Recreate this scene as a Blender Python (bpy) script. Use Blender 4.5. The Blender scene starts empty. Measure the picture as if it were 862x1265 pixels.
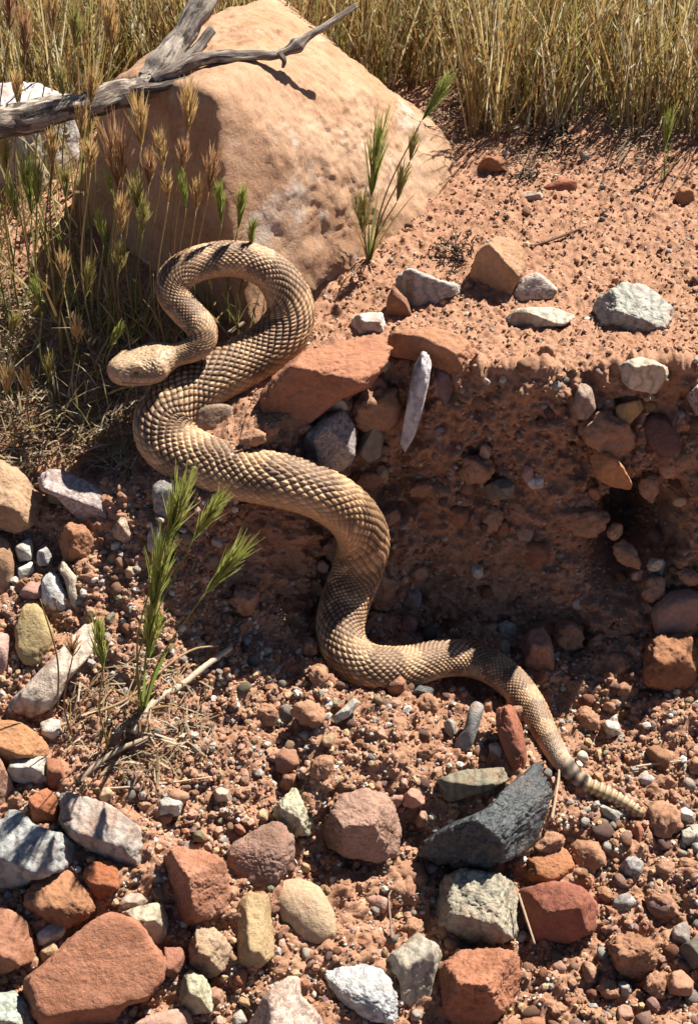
import bpy, bmesh, math, random
import numpy as np
from mathutils import Vector

random.seed(7)
RNG = np.random.default_rng(7)
S = bpy.context.scene
COL = S.collection
W0, H0 = 862.0, 1265.0                      # photograph size, used to turn pixels into directions
PITCH = math.radians(35.0)
VFOV = math.radians(34.0)
F = (H0 / 2) / math.tan(VFOV / 2)
CZ = 1.05                                   # camera height
# ---------------------------------------------------------------- camera
cd = bpy.data.cameras.new('camera')
cam = bpy.data.objects.new('camera', cd)
COL.objects.link(cam)
cam.location = (0, 0, CZ)
cam.rotation_euler = (math.pi / 2 - PITCH, 0, 0)
cd.sensor_fit = 'VERTICAL'
cd.angle = VFOV
cd.clip_start = 0.05
cd.clip_end = 500
S.camera = cam
# ---------------------------------------------------------------- sky and sun
SUN = Vector((0.48, 0.41, 0.92)).normalized()      # direction towards the sun
w = bpy.data.worlds.new('World')
S.world = w
w.use_nodes = True
wn = w.node_tree
bg = wn.nodes['Background']
sky = wn.nodes.new('ShaderNodeTexSky')
sky.sky_type = 'NISHITA'
sky.sun_disc = False
sky.altitude = 1800
sky.air_density = 0.55
sky.dust_density = 0.4
sky.sun_elevation = math.asin(SUN.z)
sky.sun_rotation = math.atan2(SUN.x, SUN.y)
wn.links.new(sky.outputs[0], bg.inputs['Color'])
bg.inputs['Strength'].default_value = 0.05
sl = bpy.data.lights.new('sun', 'SUN')
sl.energy = 5.0
sl.angle = math.radians(0.55)
sl.color = (1.0, 0.94, 0.84)
so = bpy.data.objects.new('sun', sl)
so.rotation_euler = SUN.to_track_quat('Z', 'Y').to_euler()
COL.objects.link(so)
S.view_settings.view_transform = 'Standard'
S.view_settings.look = 'None'
S.view_settings.exposure = 1.55
S.view_settings.gamma = 1.0
S.render.resolution_x, S.render.resolution_y = 697, 1024

# ---------------------------------------------------------------- pixel helpers
RIGHT = np.array([1.0, 0, 0])
FWD = np.array([0, math.cos(PITCH), -math.sin(PITCH)])
UP = np.array([0, math.sin(PITCH), math.cos(PITCH)])
EYE = np.array([0, 0, CZ])
def ray(px, py):                            # direction with unit length along the camera axis
    return FWD + RIGHT * ((px - W0 / 2) / F) - UP * ((py - H0 / 2) / F)
def at_Y(px, py, Y):
    d = ray(px, py); return EYE + d * (Y / d[1])
def at_z(px, py, z):
    d = ray(px, py); return EYE + d * ((z - CZ) / d[2])
def project(P):
    q = P - EYE
    dep = q @ FWD
    return W0 / 2 + F * (q @ RIGHT) / dep, H0 / 2 - F * (q @ UP) / dep, dep

# ---------------------------------------------------------------- numpy noise
def _h(ix, iy, iz, s):
    n = (ix.astype(np.int64) * 374761393 + iy.astype(np.int64) * 668265263 + iz.astype(np.int64) * 2147483647 + s * 974634777) & 0xFFFFFFFF
    n = ((n ^ (n >> 13)) * 1274126177) & 0xFFFFFFFF
    n = ((n ^ (n >> 16)) * 2246822519) & 0xFFFFFFFF
    n = n ^ (n >> 15)
    return n.astype(np.float64) / 4294967295.0
def vnoise(P, s=0):
    i = np.floor(P).astype(np.int64); f = P - i
    f = f * f * f * (f * (f * 6 - 15) + 10)
    r = 0
    for dx in (0, 1):
        wx = f[:, 0] if dx else 1 - f[:, 0]
        for dy in (0, 1):
            wy = f[:, 1] if dy else 1 - f[:, 1]
            for dz in (0, 1):
                wz = f[:, 2] if dz else 1 - f[:, 2]
                r = r + wx * wy * wz * _h(i[:, 0] + dx, i[:, 1] + dy, i[:, 2] + dz, s)
    return r * 2 - 1
def fbm(P, o=4, s=0, gain=0.5, lac=2.03):
    r = np.zeros(len(P)); a = 1.0
    for k in range(o):
        r += a * vnoise(P * lac ** k + 17.3 * k, s + k); a *= gain
    return r
def worley(P, s=0):
    i = np.floor(P).astype(np.int64); f = P - i
    best = np.full(len(P), 9.0); second = best.copy()
    for dx in (-1, 0, 1):
        for dy in (-1, 0, 1):
            for dz in (-1, 0, 1):
                cx, cy, cz = i[:, 0] + dx, i[:, 1] + dy, i[:, 2] + dz
                d = (dx + _h(cx, cy, cz, s) - f[:, 0]) ** 2 + (dy + _h(cx, cy, cz, s + 1) - f[:, 1]) ** 2 + (dz + _h(cx, cy, cz, s + 2) - f[:, 2]) ** 2
                second = np.minimum(second, np.maximum(best, d)); best = np.minimum(best, d)
    return np.sqrt(best), np.sqrt(second)
def sstep(a, b, x):
    t = np.clip((x - a) / (b - a), 0, 1); return t * t * (3 - 2 * t)

# ---------------------------------------------------------------- mesh helpers
def mesh_np(name, V, Fc, col=None, smooth=True):
    V = np.asarray(V, dtype=np.float32); Fc = np.asarray(Fc, dtype=np.int32)
    k = Fc.shape[1]
    me = bpy.data.meshes.new(name)
    me.vertices.add(len(V)); me.vertices.foreach_set('co', V.ravel())
    me.loops.add(Fc.size); me.loops.foreach_set('vertex_index', Fc.ravel())
    me.polygons.add(len(Fc)); me.polygons.foreach_set('loop_start', np.arange(0, Fc.size, k, dtype=np.int32))
    me.polygons.foreach_set('use_smooth', np.full(len(Fc), smooth))
    if col is not None:
        a = me.attributes.new('col', 'FLOAT_COLOR', 'POINT')
        c = np.ones((len(V), 4), dtype=np.float32); c[:, :3] = col
        a.data.foreach_set('color', c.ravel())
    me.update(calc_edges=True); me.validate()
    return me
def add_obj(name, me, mat, parent=None, loc=(0, 0, 0)):
    o = bpy.data.objects.new(name, me); COL.objects.link(o)
    if mat and not me.materials: me.materials.append(mat)
    o.location = loc
    if parent: o.parent = parent
    return o
def tag(o, label, cat, group=None, kind=None):
    if label: o['label'] = label
    if cat: o['category'] = cat
    if group: o['group'] = group
    if kind: o['kind'] = kind
    return o
def empty(name, loc):
    o = bpy.data.objects.new(name, None); COL.objects.link(o); o.location = tuple(loc)
    o.empty_display_size = 0.02
    return o
_ico = {}
def ico(sub):
    if sub not in _ico:
        bm = bmesh.new(); bmesh.ops.create_icosphere(bm, subdivisions=sub, radius=1)
        V = np.array([v.co[:] for v in bm.verts]); V /= np.linalg.norm(V, axis=1)[:, None]
        T = np.array([[v.index for v in f.verts] for f in bm.faces]); bm.free()
        _ico[sub] = (V, T)
    return _ico[sub]
class MB:                                   # collects ribbons and tubes into one mesh
    def __init__(s): s.v = []; s.f = []; s.c = []
    def add(s, V, Fc, col):
        n = len(s.v); s.v.extend([tuple(p) for p in V])
        s.f.extend([tuple(i + n for i in q) for q in Fc]); s.c.extend([tuple(col)] * len(V))
    def tube(s, pts, rad, col, k=5, cols=None, wob=0.0):
        pts = np.asarray(pts, float); n = len(pts)
        tg = np.gradient(pts, axis=0); tg /= np.linalg.norm(tg, axis=1)[:, None] + 1e-12
        ref = np.array([0.3, -0.8, 0.5]); V = []; C = []
        for i in range(n):
            a = np.cross(tg[i], ref); a /= np.linalg.norm(a) + 1e-9; b = np.cross(tg[i], a)
            for j in range(k):
                t = 2 * math.pi * j / k; r = rad[i] * (1 + wob * random.uniform(-1, 1))
                V.append(pts[i] + (a * math.cos(t) + b * math.sin(t)) * r)
        Fc = [(i * k + j, i * k + (j + 1) % k, (i + 1) * k + (j + 1) % k, (i + 1) * k + j) for i in range(n - 1) for j in range(k)]
        m = len(V); V.append(pts[0]); V.append(pts[-1])
        Fc += [(m, (j + 1) % k, j) for j in range(k)] + [(m + 1, (n - 1) * k + j, (n - 1) * k + (j + 1) % k) for j in range(k)]
        n0 = len(s.v); s.add(V, Fc, col)
        if cols is not None:
            for i in range(n):
                for j in range(k): s.c[n0 + i * k + j] = tuple(cols[i])
    def ribbon(s, pts, wid, side, col):
        pts = np.asarray(pts, float); V = []
        for i in range(len(pts)):
            V.append(pts[i] - side * wid[i] / 2); V.append(pts[i] + side * wid[i] / 2)
        s.add(V, [(2 * i, 2 * i + 1, 2 * i + 3, 2 * i + 2) for i in range(len(pts) - 1)], col)
    def build(s, name, mat, parent=None, loc=(0, 0, 0), smooth=True):
        me = bpy.data.meshes.new(name)
        V = [(p[0] - loc[0], p[1] - loc[1], p[2] - loc[2]) for p in s.v]
        me.from_pydata(V, [], s.f); me.update()
        a = me.attributes.new('col', 'FLOAT_COLOR', 'POINT')
        a.data.foreach_set('color', np.array([(*c[:3], 1) for c in s.c], dtype=np.float32).ravel())
        me.polygons.foreach_set('use_smooth', [smooth] * len(me.polygons))
        return add_obj(name, me, mat, parent, (0, 0, 0) if parent else loc)

# ---------------------------------------------------------------- materials
def new_mat(name):
    m = bpy.data.materials.new(name); m.use_nodes = True
    nt = m.node_tree; b = nt.nodes['Principled BSDF']
    return m, nt, b
def N(nt, t, **kw):
    n = nt.nodes.new(t)
    for k, v in kw.items():
        if k in n.inputs: n.inputs[k].default_value = v
        else: setattr(n, k, v)
    return n
def noise(nt, vec, scale, detail=4, rough=0.6):
    n = N(nt, 'ShaderNodeTexNoise'); n.inputs['Scale'].default_value = scale
    n.inputs['Detail'].default_value = detail; n.inputs['Roughness'].default_value = rough
    nt.links.new(vec, n.inputs['Vector']); return n.outputs['Fac']
def ramp(nt, fac, stops):
    r = N(nt, 'ShaderNodeValToRGB'); e = r.color_ramp.elements
    while len(e) < len(stops): e.new(0.5)
    for q, (p, c) in zip(e, stops):
        q.position = p; q.color = (*c, 1) if len(c) == 3 else c
    nt.links.new(fac, r.inputs[0]); return r.outputs[0]
def mix(nt, a, b, fac, mode='MIX'):
    m = N(nt, 'ShaderNodeMix', data_type='RGBA', blend_type=mode)
    for sock, v in ((m.inputs[6], a), (m.inputs[7], b), (m.inputs[0], fac)):
        if hasattr(v, 'is_output'): nt.links.new(v, sock)
        else: sock.default_value = (*v, 1) if isinstance(v, tuple) else v
    return m.outputs[2]
def bump(nt, b, h, strength, dist, prev=None):
    n = N(nt, 'ShaderNodeBump'); n.inputs['Strength'].default_value = strength; n.inputs['Distance'].default_value = dist
    nt.links.new(h, n.inputs['Height'])
    if prev: nt.links.new(prev, n.inputs['Normal'])
    nt.links.new(n.outputs[0], b.inputs['Normal']); return n.outputs[0]
def g3(v): return (v, v, v)

ALB = 0.68                                  # brings the palette below down to outdoor reflectances
def setbase(nt, b, k):
    nt.links.new(mix(nt, k, (ALB, ALB, ALB), 1.0, 'MULTIPLY'), b.inputs['Base Color'])
def make_soil():
    m, nt, b = new_mat('red_soil')
    tc = N(nt, 'ShaderNodeTexCoord').outputs['Object']
    a = noise(nt, tc, 9, 5); c = noise(nt, tc, 90, 5, 0.7); d = noise(nt, tc, 420, 4, 0.7)
    base = ramp(nt, a, [(0.3, (0.40, 0.205, 0.125)), (0.7, (0.47, 0.26, 0.165))])
    gr = ramp(nt, c, [(0.32, (0.26, 0.125, 0.07)), (0.5, (0.43, 0.23, 0.14)), (0.7, (0.53, 0.31, 0.205))])
    k = mix(nt, base, gr, 0.6)
    sp = ramp(nt, d, [(0.35, g3(0.72)), (0.6, g3(1.0)), (0.75, g3(1.18))])
    k = mix(nt, k, sp, 1.0, 'MULTIPLY')
    setbase(nt, b, k)
    b.inputs['Roughness'].default_value = 0.95; b.inputs['Specular IOR Level'].default_value = 0.15
    p = bump(nt, b, c, 0.55, 0.0035); bump(nt, b, d, 0.6, 0.0012, p)
    return m
def make_rock(name, kind):
    m, nt, b = new_mat(name)
    oi = N(nt, 'ShaderNodeObjectInfo'); tcn = N(nt, 'ShaderNodeTexCoord')
    ad = N(nt, 'ShaderNodeVectorMath', operation='ADD'); sc = N(nt, 'ShaderNodeVectorMath', operation='SCALE')
    cb = N(nt, 'ShaderNodeCombineXYZ')
    for i in range(3): nt.links.new(oi.outputs['Random'], cb.inputs[i])
    nt.links.new(cb.outputs[0], sc.inputs[0]); sc.inputs['Scale'].default_value = 13.0
    nt.links.new(tcn.outputs['Object'], ad.inputs[0]); nt.links.new(sc.outputs[0], ad.inputs[1])
    tc = ad.outputs[0]; base = oi.outputs['Color']
    n1 = noise(nt, tc, 38, 5); n2 = noise(nt, tc, 210, 5, 0.7); n3 = noise(nt, tc, 700, 3, 0.7)
    if kind == 'sand':
        k = mix(nt, base, ramp(nt, n1, [(0.3, (0.72, 0.66, 0.60)), (0.52, g3(1.0)), (0.75, (1.14, 1.12, 1.08))]), 1.0, 'MULTIPLY')
        k = mix(nt, k, ramp(nt, n2, [(0.3, g3(0.74)), (0.55, g3(1.02)), (0.75, g3(1.16))]), 1.0, 'MULTIPLY')
        rgh, sp, bs = 0.92, 0.2, 0.55
    elif kind == 'lime':
        v = N(nt, 'ShaderNodeTexWave'); v.inputs['Scale'].default_value = 26; v.inputs['Distortion'].default_value = 9
        v.inputs['Detail'].default_value = 4; v.inputs['Detail Scale'].default_value = 2.2; nt.links.new(tc, v.inputs['Vector'])
        k = mix(nt, base, ramp(nt, v.outputs['Fac'], [(0.05, g3(0.70)), (0.35, g3(0.98)), (0.9, g3(1.10))]), 1.0, 'MULTIPLY')
        k = mix(nt, k, ramp(nt, n2, [(0.3, g3(0.66)), (0.5, g3(1.0)), (0.75, g3(1.15))]), 1.0, 'MULTIPLY')
        k = mix(nt, k, (0.40, 0.21, 0.12), ramp(nt, n1, [(0.52, g3(0.0)), (0.72, g3(0.5))]))
        rgh, sp, bs = 0.8, 0.3, 0.6
    elif kind == 'speck':
        vo = N(nt, 'ShaderNodeTexVoronoi'); vo.inputs['Scale'].default_value = 420; nt.links.new(tc, vo.inputs['Vector'])
        bw = N(nt, 'ShaderNodeRGBToBW'); nt.links.new(vo.outputs['Color'], bw.inputs[0])
        k = mix(nt, base, ramp(nt, bw.outputs[0], [(0.2, g3(0.62)), (0.5, g3(1.0)), (0.8, g3(1.3))]), 1.0, 'MULTIPLY')
        k = mix(nt, k, ramp(nt, n1, [(0.35, g3(0.8)), (0.65, g3(1.08))]), 1.0, 'MULTIPLY')
        rgh, sp, bs = 0.75, 0.35, 0.5
    else:                                   # dark glinting schist
        k = mix(nt, base, ramp(nt, n2, [(0.35, g3(0.45)), (0.55, g3(1.0)), (0.72, g3(2.6))]), 1.0, 'MULTIPLY')
        rgh, sp, bs = 0.38, 0.7, 0.9
    # red dust caught in patches
    k = mix(nt, k, (0.42, 0.20, 0.11), ramp(nt, noise(nt, tc, 24, 4, 0.7), [(0.55, g3(0.0)), (0.78, g3(0.45 if kind != 'schist' else 0.22))]))
    setbase(nt, b, k)
    b.inputs['Roughness'].default_value = rgh; b.inputs['Specular IOR Level'].default_value = sp
    p = bump(nt, b, n2, bs + .25, 0.0028); bump(nt, b, n3, 0.55, 0.0008, p)
    return m
def make_attr(name, rough, spec, transl=0.0, bsc=None, bst=0.4, bd=0.0006):
    m, nt, b = new_mat(name)
    at = N(nt, 'ShaderNodeAttribute', attribute_name='col')
    tc = N(nt, 'ShaderNodeTexCoord').outputs['Object']
    n2 = noise(nt, tc, bsc or 500, 4, 0.7)
    k = mix(nt, at.outputs['Color'], ramp(nt, n2, [(0.3, g3(0.76)), (0.55, g3(1.0)), (0.75, g3(1.15))]), 1.0, 'MULTIPLY')
    setbase(nt, b, k)
    b.inputs['Roughness'].default_value = rough; b.inputs['Specular IOR Level'].default_value = spec
    if bst: bump(nt, b, n2, bst, bd)
    if transl:
        t = N(nt, 'ShaderNodeBsdfTranslucent'); nt.links.new(mix(nt, k, (ALB, ALB, ALB), 1.0, 'MULTIPLY'), t.inputs['Color'])
        mx = N(nt, 'ShaderNodeMixShader'); mx.inputs[0].default_value = transl
        nt.links.new(b.outputs[0], mx.inputs[1]); nt.links.new(t.outputs[0], mx.inputs[2])
        nt.links.new(mx.outputs[0], nt.nodes['Material Output'].inputs['Surface'])
    return m
def make_bark():
    m, nt, b = new_mat('weathered_wood')
    at = N(nt, 'ShaderNodeAttribute', attribute_name='col')
    tc = N(nt, 'ShaderNodeTexCoord').outputs['Object']
    sa = N(nt, 'ShaderNodeAttribute', attribute_name='strand')
    mp = N(nt, 'ShaderNodeMapping'); mp.inputs['Scale'].default_value = (0.09, 1, 1)
    nt.links.new(sa.outputs['Vector'], mp.inputs[0])
    n1 = noise(nt, mp.outputs[0], 480, 6, 0.7); mq = N(nt, 'ShaderNodeMapping'); mq.inputs['Scale'].default_value = (0.3, 1, 1); nt.links.new(sa.outputs['Vector'], mq.inputs[0])
    n2 = noise(nt, mq.outputs[0], 130, 5, 0.65)
    k = mix(nt, at.outputs['Color'], (.52, .43, .34), ramp(nt, n2, [(0.47, g3(0)), (0.56, g3(.9))]))
    k = mix(nt, k, (.07, .045, .032), ramp(nt, noise(nt, mq.outputs[0], 210, 4, .6), [(0.53, g3(0)), (0.60, g3(.9))]))
    k = mix(nt, k, ramp(nt, n1, [(0.34, g3(0.25)), (0.5, g3(0.9)), (0.68, g3(1.2))]), 1.0, 'MULTIPLY')
    setbase(nt, b, k); b.inputs['Roughness'].default_value = 0.85
    pv = bump(nt, b, n1, 0.8, 0.003); bump(nt, b, n2, .5, .004, pv)
    return m
M_SOIL = make_soil()
M = {k: make_rock(k + '_stone', k) for k in ('sand', 'lime', 'speck', 'schist')}
M_GRAVEL = make_attr('gravel', 0.9, 0.2, 0, 600, 0.5, 0.0006)
M_SNAKE = make_attr('snake_skin', 0.55, 0.35, 0, 1500, 0.25, 0.0003)
M_RATTLE = make_attr('rattle_horn', 0.4, 0.5, 0.18, 400, 0.2, 0.0003)
M_GRASS = make_attr('grass', 0.55, 0.3, 0.42, 300, 0, 0)
M_TWIG = make_attr('twig', 0.85, 0.2, 0, 500, 0.5, 0.0006)
M_BARK = make_bark()
m, nt, b = new_mat('snake_eye'); b.inputs['Base Color'].default_value = (0.05, 0.035, 0.015, 1); b.inputs['Roughness'].default_value = 0.12
M_EYE = m

# ---------------------------------------------------------------- terrain
cols = [-260, 0, 100, 200, 270, 340, 450, 560, 700, 862, 1120]
near_z = [-1.0, -1.0, -1.0, -1.01, -1.02, -1.02, -1.03, -1.05, -1.05, -1.05, -1.05]
base_y = [900, 900, 900, 820, 745, 745, 755, 770, 780, 800, 800]
base_z = [-.893, -.893, -.89, -.87, -.85, -.87, -.92, -.94, -.943, -.945, -.95]
edge_y = [575, 575, 605, 605, 580, 520, 445, 452, 455, 445, 445]
edge_z = [-.785, -.785, -.785, -.765, -.735, -.715, -.70, -.70, -.70, -.70, -.70]
def curve(pys, zs):
    P = np.array([at_z(c, y, z + CZ) for c, y, z in zip(cols, pys, zs)])
    xs = np.linspace(-0.9, 0.9, 901); k = np.exp(-0.5 * (np.arange(-40, 41) / 11.0) ** 2); k /= k.sum()
    sm = lambda v: np.convolve(np.pad(np.interp(xs, P[:, 0], v), 40, mode='edge'), k, 'valid')
    return xs, sm(P[:, 1]), sm(P[:, 2])
NX, NY_, NZ_ = curve([1265] * 11, near_z)
_, BY_, BZ_ = curve(base_y, base_z)
_, EY_, EZ_ = curve(edge_y, edge_z)
def prof(X):
    return [np.interp(X, NX, a) for a in (NY_, NZ_, BY_, BZ_, EY_, EZ_)]
LEDGE = 0.955
def Zt(X, Y):
    X = np.asarray(X, float); Y = np.asarray(Y, float)
    yn, zn, yb, zb, ye, ze = prof(X)
    sl = (zb - zn) / (yb - yn)
    low = zb + sl * (Y - yb)
    low = np.where(Y < yn - 0.15, zb + sl * (yn - 0.15 - yb) + 0.12 * np.maximum(Y - yn + 0.15, -1.5), low)
    s = np.clip((Y - yb) / (ye - yb), 0, 1)
    face = zb + (ze - zb) * s ** 1.25
    zp = CZ - 0.70 + 0.10 * (np.minimum(Y, 2.4) - 1.227) + 0.02 * np.maximum(Y - 2.4, 0)
    ter = ze + (zp - ze) * sstep(0, 0.26, Y - ye)
    yf = LEDGE + .012 * np.sin(X * 38) + .05 * np.maximum(X - .10, 0)
    low = low + .042 * sstep(-.016, .010, Y - yf) * (1 - sstep(.05, .20, Y - yf)) * sstep(-.055, -.015, X) * (1 - sstep(.13, .22, X))
    return np.where(Y < yb, low, np.where(Y < ye, face, ter))
_T = np.arange(0.7, 3.2, 0.0015)
def hit(px, py):                            # distance along the camera axis to the ground
    d = ray(px, py); P = EYE + d * _T[:, None]
    below = P[:, 2] < Zt(P[:, 0], P[:, 1])
    return _T[np.argmax(below)] if below.any() else 3.0
def ground(px, py):
    return EYE + ray(px, py) * hit(px, py)

def axis(lo, hi, n, ext, m):
    c = np.linspace(lo, hi, n); g = np.geomspace(0.003, ext, m)
    return np.concatenate([lo - g[::-1], c, hi + g])
def build_ground():
    xs = axis(-0.45, 0.45, 600, 40, 34)
    yn, zn, yb, zb, ye, ze = prof(xs)
    nl, nf, nt_ = 290, 230, 330
    y0 = 0.72
    rows = []
    for g in np.geomspace(0.003, 5, 18)[::-1]: rows.append(np.full_like(xs, y0 - g))
    for i in range(nl): rows.append(y0 + (yb - y0) * i / nl)
    for i in range(nf): rows.append(yb + (ye - yb) * i / nf)
    for i in range(nt_): rows.append(ye + (2.0 - ye) * (i / (nt_ - 1)) ** 1.25)
    for g in np.geomspace(0.004, 60, 34): rows.append(np.full_like(xs, 2.0 + g))
    Y = np.array(rows); X = np.broadcast_to(xs, Y.shape)
    Z = Zt(X, Y)
    P = np.stack([X, Y, Z], -1)
    du = np.gradient(P, axis=1); dv = np.gradient(P, axis=0)
    n = np.cross(du, dv); n /= np.linalg.norm(n, axis=-1)[..., None] + 1e-15
    R, C = Y.shape
    Pf = P.reshape(-1, 3); nf_ = n.reshape(-1, 3)
    _, _, yb, _, ye, _ = prof(Pf[:, 0])
    Yf = Pf[:, 1]
    wf = sstep(-0.02, 0.0, Yf - yb) * (1 - sstep(-0.004, 0.006, Yf - ye))
    wf = wf * sstep(-.12, -.04, Pf[:, 0]); wt = sstep(-0.002, 0.012, Yf - ye); wl = np.clip(1 - wf - wt, 0, 1)
    mask = (1 - sstep(0.44, 0.52, np.abs(Pf[:, 0]))) * sstep(0.6, 0.75, Yf) * (1 - sstep(1.95, 2.2, Yf))
    d = np.zeros(len(Pf)); ix = np.where(mask > 0.01)[0]; Q = Pf[ix]
    big = fbm(Q * 26, 4, 3); mid = fbm(Q * 110, 3, 11); fine = fbm(Q * 420, 2, 21)
    f1, f2 = worley(Q * 105, 5); g1, g2 = worley(Q * 230, 9)
    clod = np.clip(0.75 - f1, -0.1, 0.7); crumb = np.clip(0.7 - g1, -0.1, 0.6)
    gate = sstep(-0.1, 0.35, vnoise(Q * 55, 31))
    d[ix] = (wl[ix] * (0.009 * big + 0.0046 * mid + 0.0050 * clod * gate + 0.0026 * crumb + 0.0009 * fine)
             + wf[ix] * (0.009 * big + 0.0062 * mid + 0.0075 * clod * gate + 0.0026 * crumb + 0.0011 * fine)
             + wt[ix] * (0.0026 * big + 0.0022 * mid + 0.0016 * clod * gate + 0.0016 * crumb + 0.0015 * fine))
    d *= mask
    # dark hollow eaten into the bank, and an overhanging crust along its lip
    for (px, py, r, a) in ((785, 655, 0.022, 0.10), (772, 690, 0.018, 0.07), (790, 630, .012, .04), (310, 690, 0.035, 0.02), (470, 590, 0.03, 0.012)):
        c = ground(px, py); d -= a * np.exp(-((Pf - c) ** 2).sum(1) / (2 * r * r))
    lip = np.exp(-((Yf - ye + 0.003) / 0.005) ** 2) * sstep(-0.06, 0.0, Pf[:, 0])
    d += lip * (0.005 + 0.006 * fbm(np.stack([Pf[:, 0] * 30, 0 * Yf, 0 * Yf], 1), 3, 77))
    Pf = Pf + nf_ * d[:, None]
    P = Pf.reshape(R, C, 3)
    ii = np.arange(R * C).reshape(R, C)
    Fc = np.stack([ii[:-1, :-1], ii[:-1, 1:], ii[1:, 1:], ii[1:, :-1]], -1).reshape(-1, 4)
    o = add_obj('ground', mesh_np('ground', Pf, Fc), M_SOIL)
    o['kind'] = 'structure'
    du = np.gradient(P, axis=1); dv = np.gradient(P, axis=0)
    n = np.cross(du, dv); ar = np.linalg.norm(n, axis=-1); n /= ar[..., None] + 1e-15
    return Pf, n.reshape(-1, 3), ar.ravel(), wl, wf, wt
GP, GN, GA, GWL, GWF, GWT = build_ground()
gpx, gpy, gdep = project(GP)
VIS = (gpx > -60) & (gpx < W0 + 60) & (gpy > -40) & (gpy < H0 + 60) & (GP[:, 1] > 0.7) & (GP[:, 1] < 2.1)

# ---------------------------------------------------------------- stones
PAL = {'soil': (.44, .245, .155), 'rust': (.36, .165, .095), 'red': (.36, .165, .11), 'pink': (.48, .29, .22), 'grey': (.36, .32, .28),
       'pale': (.56, .50, .42), 'white': (.66, .62, .55), 'tan': (.50, .34, .20), 'yellow': (.50, .36, .16), 'purple': (.26, .15, .125),
       'brown': (.29, .155, .09), 'olive': (.24, .21, .13), 'blue': (.30, .31, .33), 'black': (.05, .055, .06), 'green': (.36, .37, .29)}
def pip(poly, x, y):
    r = np.zeros(np.shape(x), bool); n = len(poly)
    for i in range(n):
        (x0, y0), (x1, y1) = poly[i], poly[(i + 1) % n]
        c = ((y0 > y) != (y1 > y)) & (x < (x1 - x0) * (y - y0) / (y1 - y0 + 1e-9) + x0); r ^= c
    return r
def stone(poly, color, label, mat='sand', sub=4, style='ang', D=None, rough=0.05, off=0.5, push=0.0, ridge=None, name='stone', seed=None, cuts=None, group=None, freq=2.6, tc=None):
    rs = np.random.default_rng(seed if seed is not None else int(poly[0][0] * 131 + poly[0][1] * 17) & 0xFFFF)
    poly = [(float(a), float(b)) for a, b in poly]
    pts = []
    for i in range(len(poly)):
        a, b2 = np.array(poly[i]), np.array(poly[(i + 1) % len(poly)])
        for t in np.linspace(0, 1, 12, endpoint=False): pts.append(a * (1 - t) + b2 * t)
    pts = np.array(pts); c = pts.mean(0)
    ybot = pts[:, 1].max(); xb = pts[pts[:, 1] > ybot - 4, 0].mean()
    cc = (pts - c); cov = cc.T @ cc / len(cc); ev, U = np.linalg.eigh(cov); sg = np.sqrt(np.maximum(ev, 1e-6)) * 1.414
    tb = hit(np.clip(0.5 * xb + 0.5 * c[0], -200, 1060), min(ybot - 0.12 * (ybot - c[1]), 1300))
    s_m = tb / F
    Dm = (D if D else (1.2 if style == 'ang' else .95)) * min(sg[0] * 1.15, sg[1]) * s_m
    if tc is None:
        th = hit(c[0], min(c[1], 1290))
        tc = min(tb + off * Dm, th - 0.42 * Dm) - push
    d0 = ray(c[0], c[1]); ctr = EYE + d0 * tc
    fw = d0 / np.linalg.norm(d0); rt = np.cross(fw, UP); rt /= np.linalg.norm(rt); up = np.cross(rt, fw)
    mpp = tc / F
    q = (cc * [1, -1]) * mpp                # in-plane metres
    cov = q.T @ q / len(q); ev, U = np.linalg.eigh(cov); Sx = U @ np.diag(np.sqrt(ev) * 1.414) @ U.T; Si = np.linalg.inv(Sx)
    qw = q @ Si.T
    ang = np.arctan2(qw[:, 1], qw[:, 0]); rad = np.hypot(qw[:, 0], qw[:, 1])
    bins = np.zeros(180); tab = np.linspace(-math.pi, math.pi, 180, endpoint=False)
    o_ = np.argsort(ang); bins = np.interp(tab, ang[o_], rad[o_], period=2 * math.pi)
    kk = np.exp(-0.5 * (np.arange(-6, 7) / (1.6 if style == 'ang' else 3.0)) ** 2); kk /= kk.sum()
    bins = np.convolve(np.concatenate([bins[-6:], bins, bins[:6]]), kk, 'valid')
    V, T = ico(sub)
    ph = np.arctan2(V[:, 1], V[:, 0]); ro = np.hypot(V[:, 0], V[:, 1])
    R = np.interp(ph, tab, bins, period=2 * math.pi)
    e = 3.0 if style == 'ang' else 2.2
    r0 = ((ro / R) ** e + np.abs(V[:, 2]) ** e) ** (-1 / e)
    L = V * r0[:, None]
    xy = L[:, :2] @ Sx.T
    # a stone taller than deep: its back-top edge stands nearer, its front foot farther
    fr = (ridge if ridge else rs.uniform(.33, .49)) if (style == 'ang' and cuts is None) else .5
    ks = 1 - 2 * fr
    P = xy[:, :1] * rt + xy[:, 1:] * up + (L[:, 2:] * Dm - ks * xy[:, 1:]) * fw
    sil = (q[:, :1]) * rt + q[:, 1:] * up - (ks * q[:, 1:]) * fw
    j = lambda s: rs.normal(0, s)
    if cuts is None:
        if style == 'ang':
            cuts = [((.1 + j(.22), -.04 + j(.15), 1), .97), ((j(.3), -1, -.06 + j(.12)), .97), ((1, -.35 + j(.3), .35 + j(.2)), .84), ((-1, -.4 + j(.3), .2 + j(.2)), .82)]
        else:
            cuts = [((j(.3), j(.2), 1), .95), ((j(.4), -1, .3 + j(.3)), .95)]
    p = 26 if style == 'ang' else 7
    for nrm, fac in cuts:
        nrm = np.array(nrm, float); nrm /= np.linalg.norm(nrm)
        dd = max(fac * (sil @ nrm).max(), 0.6 * Dm if nrm @ fw < -.8 else .3 * Dm)
        qq = np.maximum(P @ nrm / dd, 0); P = P * ((1 + qq ** p) ** (-1 / p))[:, None]
    size = float(np.sqrt(ev).mean() * 1.414); sh = rs.uniform(0, 90, 3)
    Qn = P / size * freq
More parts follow.
